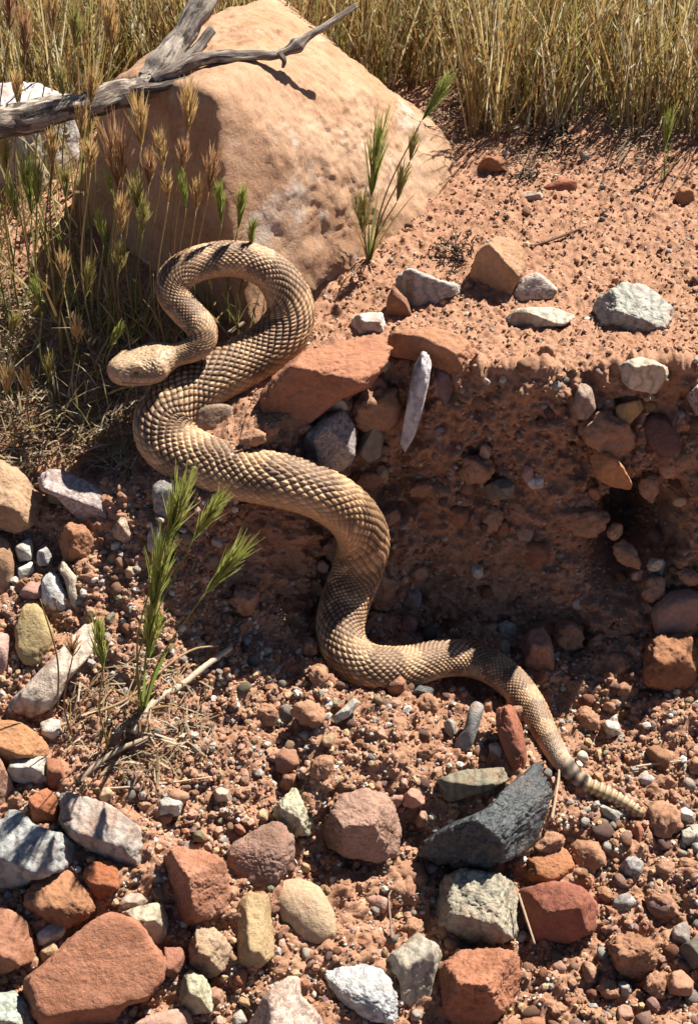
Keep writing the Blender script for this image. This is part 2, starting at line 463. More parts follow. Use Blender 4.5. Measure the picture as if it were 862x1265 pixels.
    a = rough if style == 'ang' else rough * 0.6
    dn = a * fbm(Qn * 0.7 + sh, 3, 1) + a * 0.55 * fbm(Qn * 2.4 + sh, 3, 5)
    if sub >= 4: dn += a * 0.45 * (np.abs(fbm(Qn * 4.5 + sh, 3, 9)) - 0.4) - a * .5 * sstep(.88, 1, 1 - np.abs(vnoise(Qn * 1.3 + sh, 33)))
    if sub >= 5: dn += a * .30 * fbm(Qn * 11 + sh, 3, 13)
    P = P * (1 + dn)[:, None]
    me = mesh_np(name, P, T)
    o = add_obj(name, me, M[mat], None, tuple(ctr))
    cj = np.array(PAL[color] if isinstance(color, str) else color) * (1 + rs.normal(0, .04)) * (1 + rs.normal(0, .015, 3))
    o.color = (*np.clip(cj, .01, .8), 1)
    tag(o, label, 'stone', group)
    return o
POLYS = []; NAMED = []
def st(poly, *a, **k):
    POLYS.append(poly)
    if not k.get('group'):
        sh = a[1]
        for w_ in (' beside ', ' in ', ' with ', ' under ', ' next ', ' below ', ' above ', ' left ', ' right ', ' behind ', ' between ', ' lying ', ' lodged ', ' tucked ', ' leaning ', ' at ', ' resting ', ' wedged ', ' just ', ' directly ', ' on ', ' half ', ' over ', ' near ', ' standing ', ' perched ', ' sticking ', ' set ', ' stuck ', ' jutting ', ' seen ', ' catching ', ' embedded ', ' beneath ', ' of ', ', '): sh = sh.split(w_)[0]
        NAMED.append((np.mean([p[0] for p in poly]), np.mean([p[1] for p in poly]), sh))
    return stone(poly, *a, **k)
def near_name(x, y):
    x0 = min(NAMED, key=lambda q: (q[0] - x) ** 2 + (q[1] - y) ** 2)[2]; return 'the ' + x0

# ---- the boulder
def build_boulder():
    G = lambda x, y, dz=-0.03: ground(x, y) + np.array([0, 0, dz])
    pts = [at_Y(312, 415, 1.275), at_Y(266, 112, 1.325), at_Y(80, 380, 1.47), at_Y(90, 270, 1.47), at_Y(112, 180, 1.465), at_Y(140, 98, 1.45),
           at_Y(225, 45, 1.52), at_Y(262, 20, 1.55), at_Y(330, 16, 1.56), at_Y(400, 56, 1.55), at_Y(480, 112, 1.555), at_Y(545, 160, 1.57),
           G(585, 208), G(540, 245), G(480, 285), G(420, 335), G(370, 385), at_Y(335, 70, 1.42), at_Y(300, 60, 1.42), at_Y(420, 120, 1.475),
           at_Y(340, 16, 1.56) + [0, .2, -.05], at_Y(200, 60, 1.55) + [0, .18, -.1], at_Y(560, 190, 1.6) + [0, .1, -.06], at_Y(100, 330, 1.5) + [0, .15, -.05],
           at_Y(312, 415, 1.275) + [0, .02, -.06], at_Y(80, 380, 1.47) + [0, 0, -.08], G(585, 208, -.12), G(420, 335, -.1)]
    pts = np.array(pts); c = pts.mean(0) + [0, .02, 0.0]
    bm = bmesh.new()
    for p in pts: bm.verts.new(p - c)
    r = bmesh.ops.convex_hull(bm, input=bm.verts)
    bm.normal_update(); pl = []
    for f in bm.faces:
        n = np.array(f.normal); d = float(n @ np.array(f.verts[0].co))
        if d < 0: n, d = -n, -d
        if d > 1e-4 and not any(n @ n2 > 0.985 for n2, _ in pl): pl.append((n, d))
    bm.free()
    V, T = ico(7)
    acc = np.zeros(len(V)); p = 55
    for n, d in pl: acc += np.maximum(V @ n / d, 0) ** p
    P = V * (acc ** (-1 / p))[:, None]
    Q = P + c
    dn = 0.0050 * fbm(Q * 11, 4, 41) + 0.0012 * fbm(Q * 70, 3, 43) + 0.0009 * fbm(Q * 230, 3, 47)
    rid = 1 - np.abs(fbm(Q * np.array([14, 14, 30]), 3, 51)); dn -= 0.0016 * sstep(0.95, 1.0, rid)
    pit = np.clip(0.32 - worley(Q * 75, 55)[0], 0, 1) * sstep(0.05, 0.4, vnoise(Q * 18, 57)); dn -= 0.0 * pit; dn += .0022 * (np.abs(fbm(Q * 34, 3, 61)) - .35)
    P = P + V * dn[:, None]
    me = mesh_np('boulder', P, T)
    m, nt, b = new_mat('boulder_sandstone')
    tc = N(nt, 'ShaderNodeTexCoord').outputs['Object']
    n0 = noise(nt, tc, 11, 5); n1 = noise(nt, tc, 60, 6, 0.7); n2 = noise(nt, tc, 300, 5, 0.75)
    k = ramp(nt, n0, [(0.3, (.44, .25, .145)), (0.55, (.50, .31, .195)), (0.72, (.55, .37, .25))])
    k = mix(nt, k, ramp(nt, n1, [(0.28, (.72, .62, .55)), (0.5, g3(1)), (0.75, (1.1, 1.09, 1.06))]), 1.0, 'MULTIPLY')
    k = mix(nt, k, ramp(nt, n2, [(0.3, g3(.8)), (0.55, g3(1.0)), (0.75, g3(1.1))]), 1.0, 'MULTIPLY')
    k = mix(nt, k, (.62, .52, .43), ramp(nt, noise(nt, tc, 17, 6, 0.75), [(0.57, g3(0)), (0.66, g3(.8))]))
    setbase(nt, b, k); b.inputs['Roughness'].default_value = .93; b.inputs['Specular IOR Level'].default_value = .15
    pv = bump(nt, b, n1, .5, .003); bump(nt, b, n2, .55, .0018, pv)
    o = add_obj('boulder', me, m, None, tuple(c))
    tag(o, 'large tan sandstone boulder with a shaded left face below the dead branch', 'boulder')
build_boulder()

LIT = [((.25, -.35, .9), .7), ((-.2, -1, -.1), .95), ((.9, -.2, .4), .9), ((-.8, -.3, .5), .92)]   # broad top face, narrow front
# ---- traced stones: outline in photo pixels, colour, label
st([(-40,580),(0,570),(25,580),(58,618),(50,645),(20,660),(0,655),(-40,655)], (.52,.34,.21), 'coarse tan sandstone lump beside the lilac-grey slab', cuts=LIT, sub=5, rough=.06)
st([(47,590),(62,580),(75,580),(142,608),(147,635),(140,655),(110,655),(85,630),(68,612),(52,608)], (.47,.37,.34), 'lilac-grey angular slab next to the coarse tan lump', 'speck', cuts=LIT, sub=5)
st([(60,608),(70,602),(84,608),(86,618),(75,625),(60,622)], 'olive', 'small dark olive stone lodged against the lilac-grey slab', style='round')
st([(0,656),(12,668),(20,700),(14,730),(0,752),(-15,740),(-25,700),(-18,668)], (.50,.32,.21), 'smooth rounded tan stone below the coarse tan lump', style='round', sub=5)
st([(18,675),(38,663),(43,680),(40,692),(24,695)], 'white', 'blocky white pebble in the cluster of white pebbles', 'lime')
st([(22,702),(40,692),(44,705),(34,716),(24,714)], 'white', 'oval white pebble right under the blocky white pebble', 'lime', style='round')
st([(45,682),(58,675),(66,688),(64,698),(48,700)], (.56,.53,.50), 'pale grey chip beside the blocky white pebble', 'lime')
st([(52,715),(62,702),(72,710),(83,735),(84,752),(76,764),(66,762),(52,744)], (.62,.60,.57), 'long smooth white oval stone above the yellow-tan oval', 'lime', style='round', sub=5)
st([(22,733),(38,718),(55,720),(62,729),(50,739),(28,741)], (.50,.29,.23), 'flat pink stone tucked under the oval white pebble')
st([(73,665),(85,645),(105,650),(120,672),(112,690),(95,700),(78,692)], (.40,.20,.11), 'rough orange-brown stone below the lilac-grey slab', sub=5, rough=.08)
st([(20,775),(28,745),(42,742),(58,762),(68,785),(62,805),(45,827),(30,822),(20,800)], (.47,.34,.17), 'yellow-tan egg-shaped stone above the long pale slab', sub=5, style='round', rough=.08)
st([(70,700),(78,690),(88,705),(98,715),(99,740),(92,762),(86,745),(80,715)], (.56,.47,.36), 'lumpy cream stone leaning on the long white oval', rough=.08)
st([(10,868),(60,820),(105,768),(117,766),(120,785),(112,810),(85,840),(70,870),(45,885),(20,885)], (.60,.50,.39), 'long pale slab lying slanted beside the dead grass stems', 'lime', cuts=LIT, sub=5)
st([(0,782),(12,785),(10,815),(0,855),(-15,840),(-14,785)], (.50,.34,.29), 'pinkish stone left of the long pale slab')
st([(50,892),(62,887),(75,890),(76,905),(66,915),(52,908)], 'pale', 'small round whitish stone at the foot of the long pale slab', 'lime', style='round')
st([(-20,895),(0,890),(25,892),(45,905),(63,925),(60,935),(30,938),(0,948),(-20,940)], (.47,.24,.12), 'broad orange sandstone below the long pale slab', cuts=LIT, sub=5)
st([(58,937),(75,938),(85,960),(76,978),(58,975)], (.34,.15,.085), 'rust-brown stone behind the flat-topped pale stone')
st([(6,945),(15,937),(45,933),(66,940),(62,965),(45,973),(15,965)], (.60,.54,.45), 'flat-topped pale stone resting on the broad orange sandstone', 'lime', sub=5)
st([(-20,935),(0,935),(10,955),(22,985),(18,1000),(0,1013),(-20,1003)], (.46,.27,.20), 'pinkish-brown stone between the orange sandstone and the grey banded rock', sub=5)
st([(35,985),(58,973),(73,990),(70,1015),(60,1020),(40,1014)], (.42,.16,.08), 'bright rust-red stone above the grey banded rock', sub=5)
st([(-20,1025),(0,1015),(20,1002),(40,1020),(95,1042),(97,1060),(85,1073),(50,1085),(20,1094),(0,1093),(-20,1083)], (.40,.38,.36), 'grey banded rock with pale streaks over the rust round stone', 'lime', cuts=LIT, sub=5, rough=.08)
st([(72,985),(80,978),(115,985),(160,1012),(180,1030),(185,1060),(165,1080),(140,1068),(110,1048),(85,1032),(75,1015)], (.43,.37,.32), 'large mottled grey angular rock beside the rust-red stone', 'lime', cuts=LIT, sub=5, rough=.07)
st([(97,1078),(115,1065),(135,1063),(154,1078),(150,1095),(125,1115),(110,1098)], (.38,.14,.065), 'dark red stone under the mottled grey rock', sub=5)
st([(30,1115),(40,1085),(60,1074),(85,1076),(108,1098),(119,1120),(105,1137),(80,1148),(45,1140)], (.38,.185,.10), 'pitted rust round stone above the biggest red rock', sub=5, style='round', rough=.13)
st([(42,1155),(60,1142),(80,1137),(85,1148),(72,1165),(50,1168)], 'white', 'white quartz pebble wedged by the biggest red rock', 'lime')
st([(48,1178),(55,1168),(70,1163),(73,1175),(62,1188),(50,1188)], 'tan', 'little tan pebble just under the white quartz pebble')
st([(-20,1125),(0,1122),(20,1128),(36,1145),(47,1178),(40,1190),(0,1202),(-20,1195)], (.43,.20,.13), 'flat red stone left of the white quartz pebble', cuts=LIT, sub=5)
st([(26,1208),(55,1190),(75,1170),(110,1140),(130,1130),(150,1131),(180,1150),(206,1195),(200,1215),(180,1238),(155,1242),(140,1265),(90,1270),(55,1260),(30,1235)], (.43,.195,.115), 'biggest red rock, broad and smooth with a crack across', sub=6, rough=.035, D=.7,
   cuts=[((.15,-.62,.78),.75),((-.9,-.5,.2),.93),((.2,-1,-.2),.9)])
st([(-20,1235),(0,1228),(18,1224),(45,1255),(40,1278),(0,1285),(-20,1275)], (.34,.36,.30), 'speckled green-grey rock beside the biggest red rock', 'speck', sub=5)
st([(145,1128),(180,1118),(200,1115),(209,1135),(205,1160),(195,1168),(170,1147)], (.56,.46,.32), 'cream angular rock leaning on the biggest red rock', 'lime', sub=5)
st([(143,1118),(160,1102),(175,1105),(185,1115),(165,1127),(148,1127)], (.46,.35,.28), 'greyish-pink stone lying on the cream angular rock', 'lime')
st([(178,1082),(190,1069),(203,1075),(203,1092),(188,1095)], 'blue', 'small blue-grey stone beside the big brick-red block', 'lime')
st([(186,1097),(202,1094),(204,1112),(192,1114)], (.36,.24,.14), 'small brown stone directly under the blue-grey stone')
st([(201,1055),(215,1046),(250,1050),(275,1065),(287,1100),(283,1128),(255,1135),(230,1145),(215,1125),(208,1095)], (.44,.21,.135), 'big brick-red block beside the purple-brown rounded rock', sub=6, rough=.06)
st([(200,1170),(225,1172),(231,1190),(215,1208),(202,1204)], 'red', 'dull red stone right of the biggest red rock', sub=4)
st([(280,1047),(300,1035),(330,1018),(350,1016),(364,1035),(362,1065),(345,1090),(320,1097),(295,1085),(283,1070)], (.33,.19,.15), 'purple-brown rounded rock with fine ridges next to the brick-red block', sub=6, style='round', rough=.1)
st([(335,1000),(350,985),(365,973),(372,985),(386,1010),(384,1032),(365,1034),(345,1017)], (.50,.46,.32), 'pale greenish crusted stone behind the purple-brown rock', 'lime', sub=5, rough=.1)
st([(338,1100),(350,1085),(370,1084),(395,1095),(413,1125),(417,1155),(400,1168),(365,1165),(345,1140)], (.52,.38,.25), 'smooth tan disc-like stone half in shadow', sub=5, style='round', rough=.03, D=.6)
st([(294,1115),(310,1102),(332,1105),(338,1150),(340,1180),(320,1195),(296,1195),(292,1160)], (.46,.33,.18), 'upright yellow ochre block beside the tan disc-like stone', cuts=LIT, sub=5)
st([(232,1165),(245,1147),(268,1150),(285,1170),(278,1200),(255,1208),(235,1192)], (.47,.34,.23), 'knobby tan stone under the big brick-red block', sub=5, rough=.1)
st([(222,1215),(235,1198),(255,1210),(266,1235),(262,1250),(240,1252),(222,1240)], (.50,.46,.31), 'pale yellow-green stone below the knobby tan stone', 'lime', sub=5)
st([(200,1250),(230,1247),(240,1262),(238,1282),(150,1285),(160,1262)], (.50,.31,.24), 'pink stone below the biggest red rock')
st([(310,1260),(330,1225),(360,1207),(370,1210),(372,1230),(395,1255),(405,1282),(300,1288)], (.53,.39,.32), 'pale pink grainy rock below the yellow ochre block', 'speck', cuts=LIT, sub=5)
st([(287,1254),(298,1246),(306,1262),(290,1274)], 'pale', 'small pale stone left of the pale pink grainy rock', style='round')
st([(401,1205),(415,1195),(445,1189),(480,1205),(491,1235),(488,1264),(460,1262),(425,1247),(405,1224)], (.55,.54,.53), 'whitish-grey swirled stone beside the grey wedge', 'lime', sub=6, style='round', rough=.1)
st([(466,1190),(490,1175),(515,1153),(535,1165),(548,1178),(540,1195),(530,1235),(520,1252),(498,1240),(490,1205)], (.44,.38,.31), 'grey wedge with a bright top between swirled stone and orange-red rock', 'lime', sub=5)
st([(533,1210),(545,1190),(570,1175),(610,1172),(640,1180),(645,1200),(635,1235),(610,1262),(560,1268),(538,1248)], (.40,.175,.105), 'big orange-red rock below the grey-green angular rock', sub=6, rough=.07)
st([(530,1120),(550,1085),(575,1076),(620,1082),(635,1088),(640,1110),(640,1150),(620,1165),(580,1165),(545,1160)], (.38,.34,.25), 'grey-green angular rock with a ridge under the black rock', 'lime', sub=6, rough=.06)
st([(640,1100),(680,1090),(720,1095),(740,1120),(738,1145),(700,1165),(660,1165),(645,1140)], (.33,.125,.085), 'deep red rock next to the grey-green angular rock', sub=5)
st([(650,1062),(665,1048),(690,1043),(705,1058),(712,1075),(700,1090),(675,1098),(652,1087)], (.42,.19,.09), 'orange rounded stone on top of the deep red rock', sub=5, style='round', rough=.09)
st([(525,1045),(545,1026),(600,1000),(638,962),(660,943),(672,950),(675,985),(667,1020),(655,1045),(610,1066),(565,1076),(530,1066)], (.055,.065,.07), 'glinting black rock below the snake tail', 'schist', sub=6, rough=.10, freq=3.5, cuts=[((.25, -.3, .9), .55), ((-.35, -.9, .1), .8), ((.7, -.6, .2), .8)])
st([(537,965),(570,952),(625,946),(632,962),(600,978),(560,990),(540,987)], (.22,.20,.14), 'flat olive slab resting over the black rock', 'lime', sub=5)
st([(395,1020),(420,985),(450,975),(480,985),(495,1020),(492,1055),(470,1067),(430,1060),(400,1042)], (.42,.25,.19), 'big pinkish-brown rock with a pale chipped top left of the black rock', sub=6, rough=.06)
st([(495,985),(510,972),(524,980),(525,993),(510,999),(498,996)], (.50,.28,.21), 'small pink nub above the flat olive slab')
st([(612,875),(632,870),(645,895),(650,940),(640,967),(625,935),(614,905)], (.36,.14,.085), 'long upright red stone directly under the snake tail', sub=5)
st([(572,905),(580,870),(590,862),(600,868),(592,895),(582,925),(562,932),(558,918)], (.30,.28,.27), 'long blue-grey finger-shaped stone left of the upright red stone', 'lime', style='round')
st([(603,920),(615,915),(622,925),(618,940),(605,940)], 'pale', 'whitish pebble resting on the flat olive slab', style='round')
st([(460,903),(472,898),(485,905),(480,918),(465,918)], 'pink', 'pink pebble above the pinkish-brown rock')
st([(486,925),(500,917),(508,923),(502,936),(488,937)], 'tan', 'tan-brown pebble beside the pink pebble', style='round')
st([(611,772),(625,766),(638,772),(635,788),(618,790)], 'pale', 'flat pale pebble lying behind the snake tail', 'lime')
st([(614,795),(622,788),(631,795),(630,808),(618,810)], (.50,.46,.30), 'greenish cream pebble in front of the flat pale pebble', style='round')
st([(642,812),(655,778),(670,773),(683,790),(685,830),(670,847),(650,837)], (.42,.22,.15), 'reddish wedge standing behind the snake tail', sub=5)
st([(802,755),(825,730),(850,722),(868,735),(862,770),(840,787),(810,790)], (.44,.25,.18), 'rounded pinkish-brown rock perched below the dark hollow', sub=5, style='round', tc=None)
st([(796,790),(845,783),(862,800),(860,845),(830,854),(797,850)], (.33,.16,.085), 'dirt-caked brown block under the perched pinkish-brown rock', sub=5, rough=.09)
st([(727,565),(740,553),(760,565),(780,590),(778,606),(755,602),(735,590)], (.46,.22,.11), 'orange stone sticking out of the bank above the hollow', sub=5, off=0.0, push=.02)
st([(790,525),(805,507),(822,510),(838,540),(840,560),(820,566),(800,552)], (.22,.11,.09), 'dark purple-brown stone set in the bank', sub=5, style='round', off=0.0)
st([(760,500),(790,493),(795,505),(775,527),(762,527)], (.42,.28,.13), 'ochre wedge set in the bank under the white-topped stone', sub=4, push=.012)
st([(762,450),(790,440),(828,455),(822,470),(808,487),(780,482),(768,470)], (.58,.46,.35), 'white-topped tan stone on the lip of the bank', 'lime', sub=5, push=.022)
st([(848,490),(862,475),(890,480),(890,525),(858,512)], (.48,.36,.32), 'pale lilac stone at the bank lip beside the white-topped stone', 'speck', sub=5, push=.02)
st([(705,502),(716,472),(730,478),(737,505),(724,519),(706,517)], (.32,.23,.18), 'brownish-grey stone stuck in the crust left of the ochre wedge', 'lime', off=0.0, push=.012)
st([(730,380),(745,365),(775,348),(800,355),(833,385),(825,405),(800,419),(770,419),(745,406)], (.45,.45,.38), 'grey-green veined rock on the flat ground above the bank', 'lime', cuts=LIT, sub=6, rough=.07)
st([(622,394),(640,380),(680,379),(714,390),(695,402),(625,409)], (.62,.52,.43), 'flat whitish slab half sunk in the red dirt', 'lime', cuts=LIT, sub=5)
st([(633,360),(645,340),(665,336),(690,358),(680,371),(640,373)], (.55,.43,.37), 'pale pink rounded stone beside the upright brown stone', 'speck', sub=5, style='round')
st([(577,345),(590,310),(612,292),(635,295),(650,315),(645,340),(630,366),(600,378),(582,372)], (.48,.29,.17), 'upright brown rounded stone with a shaded face', sub=6, rough=.04,
   cuts=[((-.6,-.85,-.05),.42),((.5,-.3,.8),.85),((.9,-.2,.4),.9)])
st([(477,367),(486,352),(505,372),(508,392),(495,399),(478,397)], (.30,.15,.09), 'dark brown stone under the grey beak-shaped rock')
st([(484,360),(492,340),(505,331),(540,345),(572,352),(570,366),(550,368),(530,384),(505,382),(490,372)], (.47,.43,.38), 'grey beak-shaped rock next to the upright brown stone', 'lime', sub=5, rough=.07)
st([(433,395),(440,388),(474,386),(478,400),(470,415),(434,419)], (.62,.54,.47), 'white block on the lip near the big red slab', 'lime', sub=5)
st([(320,485),(350,455),(375,435),(420,420),(475,415),(482,440),(455,480),(420,492),(380,525),(345,532),(325,512)], (.42,.19,.11), 'big red sandstone slab beside the snake coil', sub=6, rough=.05, push=.006,
   cuts=[((.1,-.1,1),.72),((-.2,-1,.0),.72),((-.9,-.3,.5),.9)])
st([(476,412),(530,404),(578,418),(592,448),(560,462),(510,445),(480,440)], (.43,.21,.125), 'flat red crust slab over the bone-white stone', sub=5, rough=.06, push=.012)
st([(368,560),(375,540),(400,515),(425,505),(440,530),(438,570),(420,582),(385,577)], (.36,.30,.27), 'grey-pink stone jutting out above the snake body', 'speck', sub=5)
st([(396,507),(405,490),(422,490),(432,505),(415,512)], (.56,.47,.36), 'small cream stone on top of the grey-pink stone', 'lime')
st([(445,492),(455,468),(470,460),(480,480),(475,500),(455,505)], (.42,.22,.15), 'rounded pinkish-red stone under the red slab', style='round')
st([(440,560),(450,520),(465,510),(476,530),(470,565),(455,572)], (.33,.27,.22), 'dull grey-brown stone beneath the rounded pinkish-red stone')
st([(493,550),(500,510),(512,445),(522,432),(535,440),(530,470),(520,515),(510,545),(500,560)], (.60,.56,.56), 'bone-white elongated stone standing in the bank face', 'lime', sub=5, off=0.0, D=1.1, push=.022)
st([(533,470),(540,450),(555,455),(562,480),(552,502),(538,492)], (.25,.16,.15), 'dark purplish stone right of the bone-white stone', style='round')
st([(440,452),(452,441),(464,450),(462,468),(446,470)], (.36,.15,.08), 'small rusty knob below the red slab', rough=.12)
st([(464,446),(478,442),(484,450),(476,460),(465,457)], (.60,.49,.36), 'cream chip beside the small rusty knob')
st([(232,505),(250,495),(285,500),(290,515),(265,536),(235,532)], (.36,.26,.19), 'grey-brown stone seen inside the lower bend of the snake', sub=5, style='round')
st([(188,602),(200,588),(215,592),(220,625),(205,642),(190,632)], (.32,.29,.27), 'grey stone in the shadow under the snake belly', 'speck', style='round')
st([(182,662),(190,645),(200,648),(202,670),(192,686),(182,680)], (.44,.38,.33), 'grey oval stone behind the green grass', 'speck', style='round')
st([(138,655),(150,636),(160,640),(169,662),(155,672),(140,664)], (.38,.27,.20), 'brownish-grey stone beside the lilac-grey slab', 'speck')
st([(588,208),(600,192),(620,195),(627,206),(610,218),(590,218)], (.36,.17,.09), 'rust-brown clod right of the boulder', rough=.1)
st([(668,232),(690,220),(712,222),(712,236),(680,241)], (.34,.13,.075), 'dark red flat stone on the open dirt', style='round')
st([(636,244),(650,236),(670,238),(672,246),(648,251)], (.48,.36,.28), 'thin pale flat stone beside the dark red flat stone')
st([(830,247),(842,230),(857,235),(858,250),(840,254)], (.38,.18,.10), 'brown pointed stone on the open dirt')
st([(594,158),(602,147),(611,155),(608,163),(596,163)], (.44,.21,.13), 'small red stone at the edge of the dry grass')
st([(735,1000),(742,993),(765,1003),(768,1013),(752,1021),(740,1012)], (.48,.46,.38), 'grey-white chip right beneath the rattle', 'lime')
st([(832,1005),(845,997),(860,1005),(857,1016),(835,1017)], 'pale', 'pale tan stone right of the rattle', 'lime')
st([(846,1020),(862,1018),(868,1040),(856,1048)], (.50,.43,.33), 'cream slab below the pale tan stone', 'lime')
st([(787,960),(797,951),(808,961),(805,972),(790,970)], 'white', 'white pebble lying above the rattle', 'lime', style='round')
st([(777,1032),(787,1014),(796,1024),(794,1046),(778,1056)], (.42,.18,.10), 'red upright chip below the rattle tip')
st([(750,1168),(780,1150),(806,1166),(812,1195),(790,1208),(755,1198)], (.38,.20,.12), 'big brown dirt clod on the pebbly slope below the rattle', rough=.13, sub=5)
st([(838,1172),(862,1155),(880,1170),(872,1195),(845,1197)], (.20,.17,.14), 'dark grey-brown stone beside the big brown clod', sub=4)
st([(408,888),(435,863),(446,868),(430,886),(412,895)], (.50,.49,.40), 'pale crusted chip under the snake bend', 'lime')
st([(505,858),(518,846),(536,850),(534,864),(516,868)], (.10,.10,.10), 'black stone with white crust under the snake body', 'schist')
st([(338,937),(350,922),(368,925),(371,945),(355,958),(340,953)], (.34,.17,.12), 'dull reddish stone in shadow on the gravel', style='round')
st([(193,992),(205,984),(228,992),(222,1008),(198,1010)], (.54,.50,.43), 'pale grey chip on the sandy patch', 'lime')
st([(262,978),(272,972),(285,977),(283,990),(266,990)], (.52,.40,.30), 'cream-brown lump on the sandy patch')
st([(476,1075),(490,1062),(520,1065),(530,1085),(520,1104),(488,1104)], (.34,.18,.11), 'dark rust-brown stone in the shade left of the grey-green rock', style='round')
st([(425,1122),(440,1115),(458,1122),(450,1136),(430,1134)], (.36,.20,.13), 'small brown oval stone above the grey wedge', style='round')
st([(820,1205),(840,1198),(858,1212),(852,1230),(826,1228)], (.45,.25,.16), 'reddish-tan stone below the dark grey-brown stone')
st([(642,588),(648,570),(658,575),(660,590),(650,598)], (.52,.30,.24), 'pink pebble catching sun in the bank', style='round', off=-1.5)
st([(650,597),(660,586),(672,590),(670,603),(656,604)], 'white', 'white pebble catching sun in the bank', 'lime', style='round', off=-1.5)
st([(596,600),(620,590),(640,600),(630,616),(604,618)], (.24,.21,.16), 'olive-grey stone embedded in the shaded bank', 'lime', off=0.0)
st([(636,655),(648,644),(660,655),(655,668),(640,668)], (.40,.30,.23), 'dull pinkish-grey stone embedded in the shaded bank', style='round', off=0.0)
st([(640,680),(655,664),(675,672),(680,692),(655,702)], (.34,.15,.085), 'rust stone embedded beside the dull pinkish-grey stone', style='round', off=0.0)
st([(-60,200),(-35,130),(0,108),(45,100),(76,118),(98,155),(102,200),(88,228),(40,235),(-20,240)], (.66,.61,.57), 'white rock behind the dead branch and tall grass', 'lime', sub=5, tc=1.62)

# ---- further stones of middling size
inside = np.zeros(len(GP), bool)
for p in POLYS: inside |= pip(p, gpx, gpy)
MW = {'soil': 'earthy red', 'rust': 'rust-brown', 'pink': 'pinkish', 'grey': 'grey', 'pale': 'pale cream', 'tan': 'tan', 'purple': 'purple-brown', 'brown': 'dark brown', 'olive': 'olive-grey'}
MP = np.array([.20, .18, .15, .10, .09, .10, .08, .07, .03])
def medium(where, fn, cnt, s0, s1, off=.3, clod=False):
    cand = np.where(VIS & ~inside & fn(gpx, gpy))[0]; taken = []; k = 0
    for i in RNG.choice(cand, cnt * 6, p=GA[cand] / GA[cand].sum()):
        x, y = gpx[i], gpy[i]; r = RNG.uniform(s0, s1) / 2 * (1 if RNG.random() < .75 else 1.3)
        if any((x - a) ** 2 + (y - b) ** 2 < (1.05 * (r + c)) ** 2 for a, b, c in taken): continue
        ch = np.array([[x + r * 1.15 * math.cos(t), y + r * 1.15 * math.sin(t)] for t in np.linspace(0, 6.28, 8)])
        if any(pip(P_, ch[:, 0], ch[:, 1]).sum() > 2 for P_ in POLYS): continue
        taken.append((x, y, r)); n = RNG.integers(6, 9); an = np.sort(RNG.uniform(0, 6.28, 3)); rot = RNG.uniform(0, 3.14); asp = RNG.uniform(.62, .95); poly = []
        for t in np.linspace(0, 2 * math.pi, n, endpoint=False):
            t += RNG.normal(0, .15); rr = r * RNG.uniform(.82, 1.12); a, b = rr * math.cos(t), rr * asp * math.sin(t)
            poly.append((x + a * math.cos(rot) - b * math.sin(rot), y + a * math.sin(rot) + b * math.cos(rot)))
        kn = list(MW)[RNG.choice(9, p=MP)]
        if clod:
            lb = 'crumbly red dirt clod %s near %s' % (where, near_name(x, y))
            o = st(poly, 'soil', lb, sub=4, style='round', rough=.26, freq=3.6, off=off, group=lb + ' group', seed=int(i) & 0xFFFF, name='dirt_clod'); o['category'] = 'dirt clod'; o.color = (.43, .235, .145, 1)
        else:
            lb = '%s stone %s near %s' % (MW[kn], where, near_name(x, y))
            o = st(poly, kn, lb, ['sand', 'sand', 'lime', 'speck'][RNG.integers(4)], sub=3, style=['ang', 'ang', 'round'][RNG.integers(3)], rough=.08, off=off, group=lb + ' group', seed=int(i) & 0xFFFF)
        k += 1
        if k >= cnt: break
medium('in the shaded bank', lambda x, y: (GWF > .5) & (x > 330), 26, 24, 60, 0.0, True)
medium('on the gravel', lambda x, y: (GWL > .5) & (x > 300) & (y < 1010), 16, 24, 50, .3, True)
medium('on the pebbly slope', lambda x, y: (GWL > .5) & (x > 420) & (y >= 990), 22, 24, 54, .3, True)
medium('in the gravel', lambda x, y: (GWL > .5) & (x > 330) & (y < 1000), 34, 14, 30)
medium('on the pebbly slope', lambda x, y: (GWL > .5) & (x > 640) & (y >= 990), 34, 14, 32)
medium('among the rocks', lambda x, y: (GWL > .5) & (x < 640) & (y >= 940), 46, 13, 30)
medium('stuck in the bank', lambda x, y: (GWF > .5) & (x > 330), 34, 12, 28, 0.0)
medium('on the sandy slope', lambda x, y: (x > 90) & (x < 300) & (y > 640) & (y < 800) & (GWT < .5), 14, 10, 20)

